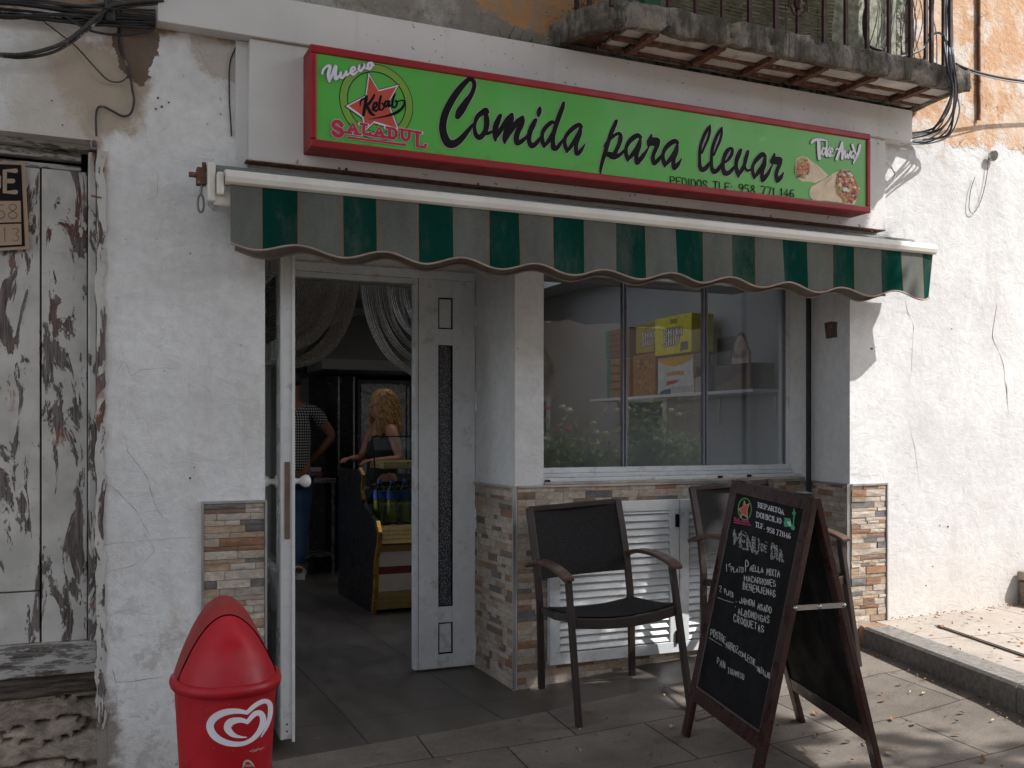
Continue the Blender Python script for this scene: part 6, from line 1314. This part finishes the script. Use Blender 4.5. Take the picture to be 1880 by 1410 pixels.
# ------------------------------------------------------------------ chalk menu board
T0, T1 = Vector((2.515, 3.365, 1.106)), Vector((2.358, 2.690, 1.076))      # ridge, left and right in the photo
F0, F1 = Vector((2.300, 3.440, gz(2.33, 3.44)+.001)), Vector((2.150, 2.770, gz(2.2, 2.77)+.001))
R0, R1 = Vector((2.805, 3.300, gz(2.8, 3.3)+.001)), Vector((2.585, 2.595, gz(2.58, 2.6)+.001))
SB = thing('chalkboard_sign', 'mahogany framed folding chalkboard with the handwritten menu of the day', 'menu board')
def panel(A0, A1, L0, L1, outsign, name):
    e = (A1-A0).normalized(); dn = ((L0-A0)+(L1-A1)).normalized(); n = e.cross(dn).normalized()*outsign
    W_ = (A1-A0).length; Hh = (L0-A0).length; H1_ = (L1-A1).length
    def q(u, v, d): a = A0+(A1-A0)*u; b = L0+(L1-L0)*u; return a+(b-a)*v+n*d
    wst = .052/W_; vt, vb = .055/Hh, .86
    def bx(m, u0, u1, v0, v1, d0, d1):
        P = [q(u, v, d) for d in (d0, d1) for u, v in ((u0, v0), (u1, v0), (u1, v1), (u0, v1))]; m.add(P, [(3, 2, 1, 0), (4, 5, 6, 7), (0, 1, 5, 4), (1, 2, 6, 5), (2, 3, 7, 6), (3, 0, 4, 7)])
    for u0, u1 in ((0, wst), (1-wst, 1)):
        m = MB(); bx(m, u0, u1, .0, 1, -.022, 0); m.build('leg', M['board_wood'], SB, bevel=.003)
    m = MB(); bx(m, wst, 1-wst, 0, vt, -.021, -.0005); m.build('top_rail', M['board_wood'], SB, bevel=.003)
    m = MB(); bx(m, wst, 1-wst, vb-.055, vb, -.021, -.0005); m.build('bottom_rail', M['board_wood'], SB, bevel=.003)
    m = MB(); bx(m, wst, 1-wst, vt, vb-.055, -.016, -.007); bd = m.build(name, M['slate'], SB)
    m = MB(); bx(m, wst, 1-wst, vb-.060, vb-.055, -.007, -.001); bx(m, wst, wst+.006, vt, vb-.06, -.007, -.002); bx(m, 1-wst-.006, 1-wst, vt, vb-.06, -.007, -.002); m.build('bead_strip', simple(name+'_strip', (.10, .085, .08), .4), SB)
    return q, n, bd
TF0, TF1 = T0+Vector((-.012, .003, 0)), T1+Vector((-.012, .003, 0)); TR0, TR1 = T0+Vector((.014, -.003, -.002)), T1+Vector((.014, -.003, -.002))
qF, nF, bdF = panel(TF0, TF1, F0, F1, -1, 'writing_board')
if nF.x > 0: print('PANEL NORMAL FLIP')
qR, nR, bdR = panel(TR0, TR1, R0, R1, 1, 'rear_board')
for k, z in ((0, 0), (1, 0)):
    a = qF(1.0 if k == 0 else 0, .37, -.011); b = qR(1.0 if k == 0 else 0, .37, -.011); e = (T1-T0).normalized()*(.006 if k == 0 else -.006)
    m = MB(); m.bar(a+e, b+e, .018, .003, (T1-T0)); 
    for p in (a, b, (a+b)/2): m.lathe([(.008, -.004), (.008, .005), (.003, .007)], p+e, 8, (T1-T0).to_track_quat('Z', 'Y').to_matrix())
    m.build('metal_stay', M['steel'], SB)
for k in (.12, .86):
    m = MB(); c = T0+(T1-T0)*k+Vector((0, 0, .004)); m.bar(c-(T1-T0)*.04+Vector((-.0, 0, 0)), c+(T1-T0)*.04, .04, .003); m.build('hinge', M['steel_dark'], SB)
# writing: traced from the photo onto the board plane
e1 = (TF1-TF0); pn = nF; camv = Vector((0, 0, CAM_H)); p0 = qF(.5, .5, -.007)
def mpB(px, py):
    r = Vector((ST+U(px)*CT, CT-U(px)*ST, -(py-796)/F_PX)); t = (p0-camv).dot(pn)/r.dot(pn); return camv+r*t
def cm(ox, oy, sc): return lambda x, y: mpB(ox+x/sc, oy+y/sc)
mQ = cm(1260, 860, 4.70)                       # crop 1260,860,1560,1160 at 4.7x
mb = MB(); sl = .27
for s, x, y, w, h, g, slp in (('REPARTO', 624, 335, 20, 40, 8.5, .27), ('A', 820, 392, 21, 42, 6, .27), ('DOMICILIO', 612, 418, 20, 42, 8, .28), ('TLF.', 600, 503, 17, 40, 7, .28), ('958', 698, 548, 17, 42, 6.5, .28), ('771146', 780, 572, 16, 44, 9, .29)):
    text(mb, s, x, y, w, h, 6.0, g, mQ, pn, .0010, slope=slp, slab=True)
mb.build('printed_lettering', M['ink_white'], bdF, fix=False)
rr = random.Random(6); mb = MB(); mf = MB()
def chalk(m, s, x, y, w, h, st, g, slope, jit=1.8): text(m, s, x, y, w, h, st*1.12, g, mQ, pn, .0012, slope=slope, jit=jit*1.35, rnd=rr, curve=2)
for k in range(3): chalk(mf, 'MENU', 415+k*3, 655-k*3, 42, 120, 9, 12, .42, 5); chalk(mf, 'DE', 650+k*2, 705-k*3, 20, 55, 6, 6, .3, 4); chalk(mf, 'DIA', 735+k*3, 772-k*3, 30, 115, 8, 12, .45, 5)
mQ1 = mQ
chalk(mb, '1', 348, 892, 12, 70, 5, 4, .3); chalk(mb, 'PLATO', 388, 890, 15, 40, 4.5, 8, .06); ribbon(mb, [(365, 835, 4), (380, 822, 5), (372, 850, 4)], mQ, pn, .0012)
chalk(mb, 'P', 515, 888, 22, 85, 6, 6, .2); chalk(mb, 'AELLA', 553, 885, 15, 48, 5.5, 9, .14); chalk(mb, 'MIXTA', 698, 920, 16, 56, 5.5, 9, .20)
chalk(mb, 'MACARRONES', 505, 970, 17, 50, 5.5, 10.5, .19); chalk(mb, 'BERENJENAS', 492, 1040, 18, 54, 6, 11, .24)
chalk(mb, '2', 290, 1060, 16, 52, 4, 5, .2); chalk(mb, 'PLATO', 332, 1082, 10, 42, 4, 6, .4); ribbon(mb, [(272, 1112, 4), (340, 1140, 4), (408, 1158, 4)], mQ, pn, .0012)
chalk(mb, 'JAMON', 462, 1160, 19, 50, 5.5, 8, .24); chalk(mb, 'ASADO', 618, 1215, 16, 52, 5.5, 9, .28); chalk(mb, 'ALBONDIGAS', 450, 1258, 17, 56, 5.5, 12, .30); chalk(mb, 'CROQUETAS', 412, 1320, 18, 60, 5.5, 12, .38)
for a, b in ((432, 1150), (425, 1192)): ribbon(mb, [(a, b, 6), (a+3, b+4, 6)], mQ, pn, .0012)
m8 = cm(1240, 860, 2.564); mQ = m8           # lower lines, crop 1240,860 at 2.564x
mb.build('chalk_writing', M['chalk'], bdF, fix=False); mb = MB(); chalk(mb, 'POSTRE', 168, 785, 8.5, 32, 2.6, 3.6, .60, .9); ribbon(mb, [(158, 796, 2), (220, 834, 2)], mQ, pn, .0012); 
mc = MB(); chalk(mc, 'ARROZ', 240, 842, 8.5, 30, 2.5, 3.2, .50, .9); chalk(mc, 'CON', 300, 878, 7, 20, 2.3, 2.6, .5, .9); chalk(mc, 'LECHE,', 332, 902, 6.5, 30, 2.3, 3.2, .62, .9); chalk(mc, 'NATILLAS', 388, 955, 5.5, 26, 2.2, 2.6, .62, .9)
chalk(mc, 'PAN', 198, 920, 9, 34, 2.4, 5, .7, .9); chalk(mc, 'TIRAMISU', 248, 962, 7, 26, 2.3, 4, .45, .9)
mb.build('chalk_heading', M['chalk'], bdF, fix=False); mc.build('thin_chalk_writing', m_chalk('thin_chalk', .28, .50), bdF, fix=False); mf.build('smudged_chalk_writing', M['chalk_faint'], bdF, fix=False)
mQ = mQ1; nb = pn
mb = MB(); EL = [(507+56*cos(2*pi*k/28), 350+92*sin(2*pi*k/28), 9) for k in range(29)]; ribbon(mb, EL, mQ, nb, .0009, 0, 1, col=(.08, .30, .05))
st_ = [(502, 280), (515, 320), (545, 305), (528, 355), (528, 420), (495, 395), (470, 425), (478, 375), (455, 350), (490, 335)]
for k_, c_, o_ in ((1.12, (.55, .5, .45), .0014), (.95, (.45, .07, .05), .0020)):
    vs = [mQ(503, 355)+nb*o_]+[mQ(503+(x-503)*k_, 355+(y-355)*k_)+nb*o_ for x, y in st_]; mb.add(vs, [(0, 1+i, 1+(i+1) % 10) for i in range(10)], c_)
text(mb, 'SALADUL', 418, 452, 12, 28, 6, 8.2, mQ, nb, .0027, slope=.17, col=(.45, .05, .14)); ribbon(mb, [(418, 466, 8), (562, 492, 8)], mQ, nb, .0027, 0, 1, col=(.45, .05, .14))
mb.build('printed_emblem', M['tone'], bdF, fix=False); mb = MB(); gc, wc = (.05, .34, .17), (.50, .60, .55)
ribbon(mb, [(932, 350, 8), (934, 385, 12), (930, 440, 10), (925, 490, 10)], mQ, nb, .0012, col=gc); flat(mb, [(915, 375), (948, 380), (945, 402), (918, 395)], mQ, nb, .0016, gc)
for cx_, cy_ in ((862, 488), (924, 515)):
    flat(mb, [(cx_+18*cos(k*.7), cy_+19*sin(k*.7)) for k in range(9)], mQ, nb, .0014, gc)
flat(mb, [(842, 470), (858, 435), (905, 448), (912, 488), (935, 492), (930, 510), (885, 505)], mQ, nb, .0018, gc); flat(mb, [(872, 462), (903, 455), (912, 492), (892, 500)], mQ, nb, .0022, wc); flat(mb, [(848, 425), (905, 435), (903, 446), (852, 438)], mQ, nb, .0022, gc)
mb.build('scooter_picture', M['tone'], bdF, fix=False)

# ------------------------------------------------------------------ red litter bin
BC = Vector((.437, 3.16, 0)); bw0, bd0, bw1, bd1 = .150, .205, .118, .165; zr = .548; zb = -.045
BN = thing('litter_bin', 'red plastic half round litter bin with pitched lid and white heart emblem by the door', 'litter bin')
def dsh(w, d, n=28, back=.0):
    """D outline: rounded front, flat back"""
    P = [(w*math.copysign(abs(cos(a))**.85, cos(a)), -d*abs(sin(a))**.85) for a in [pi+pi*k/n for k in range(n+1)]]; return P+[(w*.95, .045), (-w*.95, .045)]
def loft(rings, caps=True):
    mb = MB(); n = len(rings[0]); vs = [v for r in rings for v in r]; fs = [(i*n+k, i*n+(k+1) % n, (i+1)*n+(k+1) % n, (i+1)*n+k) for i in range(len(rings)-1) for k in range(n)]
    mb.add(vs, fs, smooth=True)
    if caps: mb.add(rings[0], [tuple(range(n-1, -1, -1))]); mb.add(rings[-1], [tuple(range(n))])
    return mb
def rg(w, d, z): return [BC+Vector((x, y, z)) for x, y in dsh(w, d)]
bin_body = loft([rg(bw1, bd1, zb), rg(bw0, bd0, zr-.02)]).build('body', M['bin'], BN)
loft([rg(bw0+.003, bd0+.003, zr-.024), rg(bw0+.012, bd0+.012, zr-.022), rg(bw0+.015, bd0+.015, zr-.006), rg(bw0+.012, bd0+.012, zr+.006), rg(bw0+.002, bd0+.002, zr+.009)]).build('rim', M['bin'], BN)
def arch(s):                                     # s 0..1 left foot - apex - right foot
    a = (s-.5)*2; return Vector((a*bw0*.97, 0, .205*(1-abs(a)**1.0)**1.0*(1-.0*abs(a))+.0))
def archp(s, H, W_):
    a = (s-.5)*2; q = abs(a); z = H*(1-q**2.0); return a*W_, max(0, z)
NA = 28
for name, yb, yf, H, m, K in (('lid_hood', .044, -.060, .228, 'bin_old', 0),):
    mb = MB(); V = []
    for y, hh in ((yb, H), (yb-.004, H+.003), (-.02, H-.014), (yf, H-.040)):
        for k in range(NA+1): x, z = archp(k/NA, hh, bw0-.002); V.append(BC+Vector((x, y, zr+.008+z)))
    n = NA+1; mb.add(V, [(j*n+i, j*n+i+1, (j+1)*n+i+1, (j+1)*n+i) for j in range(3) for i in range(NA)], smooth=True)
    mb.add([V[k] for k in range(n)], [tuple(range(n))]); mb.build('lid_hood', M[m], BN)
mb = MB(); V = []; NJ = 10
for j in range(NJ+1):
    t = j/NJ
    for k in range(NA+1):
        s = k/NA; x, z = archp(s, .184, bw0-.006); a = pi+pi*s; fx_, fy_ = (bw0-.003)*math.copysign(abs(cos(a))**.85, cos(a)), -(bd0-.003)*abs(sin(a))**.85
        y = -.062*(1-t)+fy_*t
        bul = .030*sin(pi*s)*sin(pi*t)
        V.append(BC+Vector((x*(1-t)+fx_*t, y-bul*.8, zr+.008+z*(1-t)+bul*.35)))
n = NA+1; mb.add(V, [(j*n+i, j*n+i+1, (j+1)*n+i+1, (j+1)*n+i) for j in range(NJ) for i in range(NA)], smooth=True); mb.build('lid_flap', M['bin'], BN)
def binhit(px, py):
    r = Vector((ST+U(px)*CT, CT-U(px)*ST, -(py-796)/F_PX)); c = Vector((0, 0, CAM_H))
    def inside(p):
        t = (p.z-zb)/(zr-.02-zb); w = bw1+(bw0-bw1)*t; d = bd1+(bd0-bd1)*t; x = (p.x-BC.x)/w; y = (p.y-BC.y)/d
        return -y >= 0 and abs(x) <= 1 and (abs(x)**(2/.85)+abs(y)**(2/.85)) <= 1
    a = 2.6; b = a
    while b < 3.4 and not inside(c+r*b): b += .004
    lo, hi = b-.004, b
    for _ in range(20):
        m_ = (lo+hi)/2
        if inside(c+r*m_): hi = m_
        else: lo = m_
    return c+r*hi
def binn(p): v = Vector((p.x-BC.x, (p.y-BC.y)*1.0, 0)); return v.normalized()
mH = lambda x, y: binhit(280+x/4.271, 1080+y/4.271)
mb = MB()
HE = [(740, 975, 30), (660, 962, 40), (560, 975, 52), (480, 1020, 58), (452, 1085, 58), (490, 1160, 56), (580, 1210, 48), (690, 1220, 36), (770, 1190, 34), (830, 1130, 42), (865, 1050, 50), (850, 985, 46), (800, 985, 40), (740, 1050, 30)]
HE2 = [(740, 975, 30), (800, 920, 36), (870, 885, 36), (915, 905, 40), (920, 980, 38), (895, 1080, 26), (850, 1165, 8)]
HE3 = [(738, 1045, 32), (680, 1032, 42), (610, 1050, 58), (588, 1095, 58), (620, 1140, 44), (670, 1162, 24), (735, 1168, 8)]
for s in (HE, HE2, HE3): ribbon(mb, s, mH, binn, .0016, 0, 6)
mb.build('heart_emblem', M['ink_white'], bin_body, fix=False)
mb = MB()
for s in ([(710, 1400, 10), (722, 1362, 16), (750, 1352, 14), (775, 1370, 14), (792, 1395, 10)], [(725, 1385, 5), (770, 1385, 5)], [(728, 1395, 5), (772, 1396, 5)], [(706, 1412, 12), (715, 1430, 14), (790, 1430, 14), (798, 1412, 10)]): ribbon(mb, s, mH, binn, .0016, 0, 4)
mb.build('recycling_mark', M['keyline'], bin_body, fix=False); mb = MB()
for k in range(9): a = 760+k*12; ribbon(mb, [(a, 1282-k*3+rr.uniform(-8, 8), 4), (a+18, 1268-k*2+rr.uniform(-9, 9), 3)], mH, binn, .0016, 0, 1)
for k in range(14): a, b = rr.uniform(250, 900), rr.uniform(780, 1400); ribbon(mb, [(a, b, 4), (a+3, b+2, 4)], mH, binn, .0016, 0, 1)
mb.build('scuffs', M['keyline'], bin_body, fix=False)

# ------------------------------------------------------------------ what stands behind the camera (shade and reflections)
def tree(name, label, trunk, top, crown, n, seed, leaf=.085, ms='leaf'):
    t = thing(name, label, 'tree', trunk); rr = random.Random(seed); o = Vector(trunk)
    mb = MB(); tp = Vector(top)-o; mb.tube(catmull([(0, 0, 0), tuple(tp*.35+Vector((.1, .05, 0))), tuple(tp*.7), tuple(tp)], 4), lambda q: .20-.09*q, 12); mb.build('trunk', M['bark'], t)
    mb = MB()
    for cx, cy, cz, rx, ry, rz_ in crown:
        e = Vector((cx, cy, cz))-o; mb.tube(catmull([tuple(tp*.9), tuple(tp+(e-tp)*.5+Vector((0, 0, .25))), tuple(e)], 4), lambda q: .085-.07*q, 6)
    mb.build('limbs', M['bark'], t)
    mb = MB(); tot = sum(c[3]*c[4]*c[5] for c in crown)
    for cx, cy, cz, rx, ry, rz_ in crown:
        k = int(n*rx*ry*rz_/tot); cl = []
        for _ in range(max(6, int(k/55))):
            v = Vector((rr.gauss(0, 1), rr.gauss(0, 1), rr.gauss(0, 1))).normalized()*(rr.random()**.5); cl.append(v)
        for i in range(k):
            c = rr.choice(cl); v = c+Vector((rr.gauss(0, .16), rr.gauss(0, .16), rr.gauss(0, .16)))
            p = Vector((cx+v.x*rx, cy+v.y*ry, cz+v.z*rz_))-o
            a = Vector((rr.gauss(0, 1), rr.gauss(0, 1), rr.gauss(0, .5))).normalized(); b = a.cross(Vector((rr.gauss(0, .4), rr.gauss(0, .4), 1))).normalized(); s = leaf*rr.uniform(.6, 1.3)
            mb.add([p-a*s, p-b*s*.6, p+a*s, p+b*s*.6], [(0, 1, 2, 3)])
    mb.build('crown', M[ms], t, fix=False); return t
CROWN = [(1.2, 1.0, 6.2, 1.8, 1.9, .8), (3.0, 1.4, 6.3, 1.6, 1.6, .8), (4.4, 1.3, 6.1, 1.25, 1.5, .75), (2.2, -.6, 6.4, 1.9, 1.5, .9), (4.3, -.7, 6.2, 1.5, 1.4, .7), (.2, -1.0, 6.1, 1.8, 1.6, .9), (-.6, 1.2, 6.0, 1.5, 1.6, .8), (-2.0, .6, 6.2, 1.5, 1.7, .8), (3.4, .4, 6.9, 1.9, 1.7, .6), (1.2, .3, 6.9, 1.9, 1.8, .6), (4.1, 2.3, 6.0, .75, .7, .5), (2.6, 2.5, 6.2, 1.2, .6, .6), (5.4, -.6, 6.0, .75, .9, .35), (4.9, .7, 6.3, .7, .9, .5), (1.4, 2.4, 6.2, 1.2, .6, .6), (5.35, 1.6, 6.1, .5, .6, .4), (5.3, .9, 6.1, .6, .6, .45), (5.05, 2.05, 6.0, .5, .45, .4), (5.25, .2, 6.0, .65, .6, .45), (4.2, 2.1, 6.2, 1.0, .6, .6), (4.6, 1.3, 6.6, 1.0, 1.0, .4)]
CROWN = [(x+.42, y-.22, z, p, q, r) for x, y, z, p, q, r in CROWN]+[(-1.2, -.6, 6.2, 1.2, 1.2, .6), (-2.6, .9, 6.1, 1.0, 1.2, .6)]
tree('plane_tree', 'broad plane tree on the square behind the photographer, shading the shopfront', (2.6, -3.6, gz(2.6, -3.6)), (2.2, -1.2, 4.6), CROWN, 80000, 5)
SQ = thing('planter', 'long low planter with flowering shrubs across the street', 'planter', (7.5, -2.6, gz(7.5, -2.6)))
mb = MB(); mb.box(-3.4, 3.4, -.45, .45, 0, .42); mb.build('trough', M['conc'], SQ, bevel=.02)
mb = MB(); rr = random.Random(55)
for i in range(5200):
    k = rr.choice([(-2.6, .5), (-1.9, .45), (-1.4, .75), (-.9, .5), (.0, 1.5), (.15, .9), (.7, .6), (1.3, .45), (2.0, .6), (2.8, .5)]); c = Vector((k[0]+rr.gauss(0, .28 if k[1] < 1.2 else .17), rr.gauss(0, .2), .42+abs(rr.gauss(0, .35))*k[1])); s = .045*rr.uniform(.6, 1.4)
    a = Vector((rr.gauss(0, 1), rr.gauss(0, 1), rr.gauss(0, 1))).normalized(); b = a.cross(Vector((0, .3, 1))).normalized(); mb.add([c-a*s, c-b*s*.6, c+a*s, c+b*s*.6], [(0, 1, 2, 3)])
mb.build('shrubs', M['bush'], SQ, fix=False)
mb = MB()
for i in range(60): c = Vector((rr.uniform(-3, 3), rr.uniform(-.25, .4), rr.uniform(.7, 1.3))); mb.lathe([(.02, 0), (.06, .02), (.03, .05)], c, 6, col=rr.choice([(.7, .68, .6), (.6, .15, .12), (.7, .6, .5)]))
mb.build('flowers', M['tone'], SQ, fix=False)
OB = thing('facing_building', 'beige rendered house across the street with white shuttered windows', 'building', (7, -7.5, -.2))
mb = MB(); mb.box(-12, 14, -5, 0, 0, 6.2); mb.build('wall', M['opposite'], OB)
for k in range(9):
    x = -10+k*2.6
    for z0, z1 in ((.9, 2.2), (3.6, 5.2)):
        mb = MB(); mb.box(x, x+.95, .002, .05, z0, z1); w_ = mb.build('window', M['white_board'], OB); mb = MB(); mb.box(x+.09, x+.86, .051, .056, z0+.09, z1-.09); mb.build('dark_pane', M['blackgloss'], w_)
mb = MB(); mb.box(-12.2, 14.2, -5.2, .25, 6.2, 6.4); mb.build('roof', M['rust'], OB)
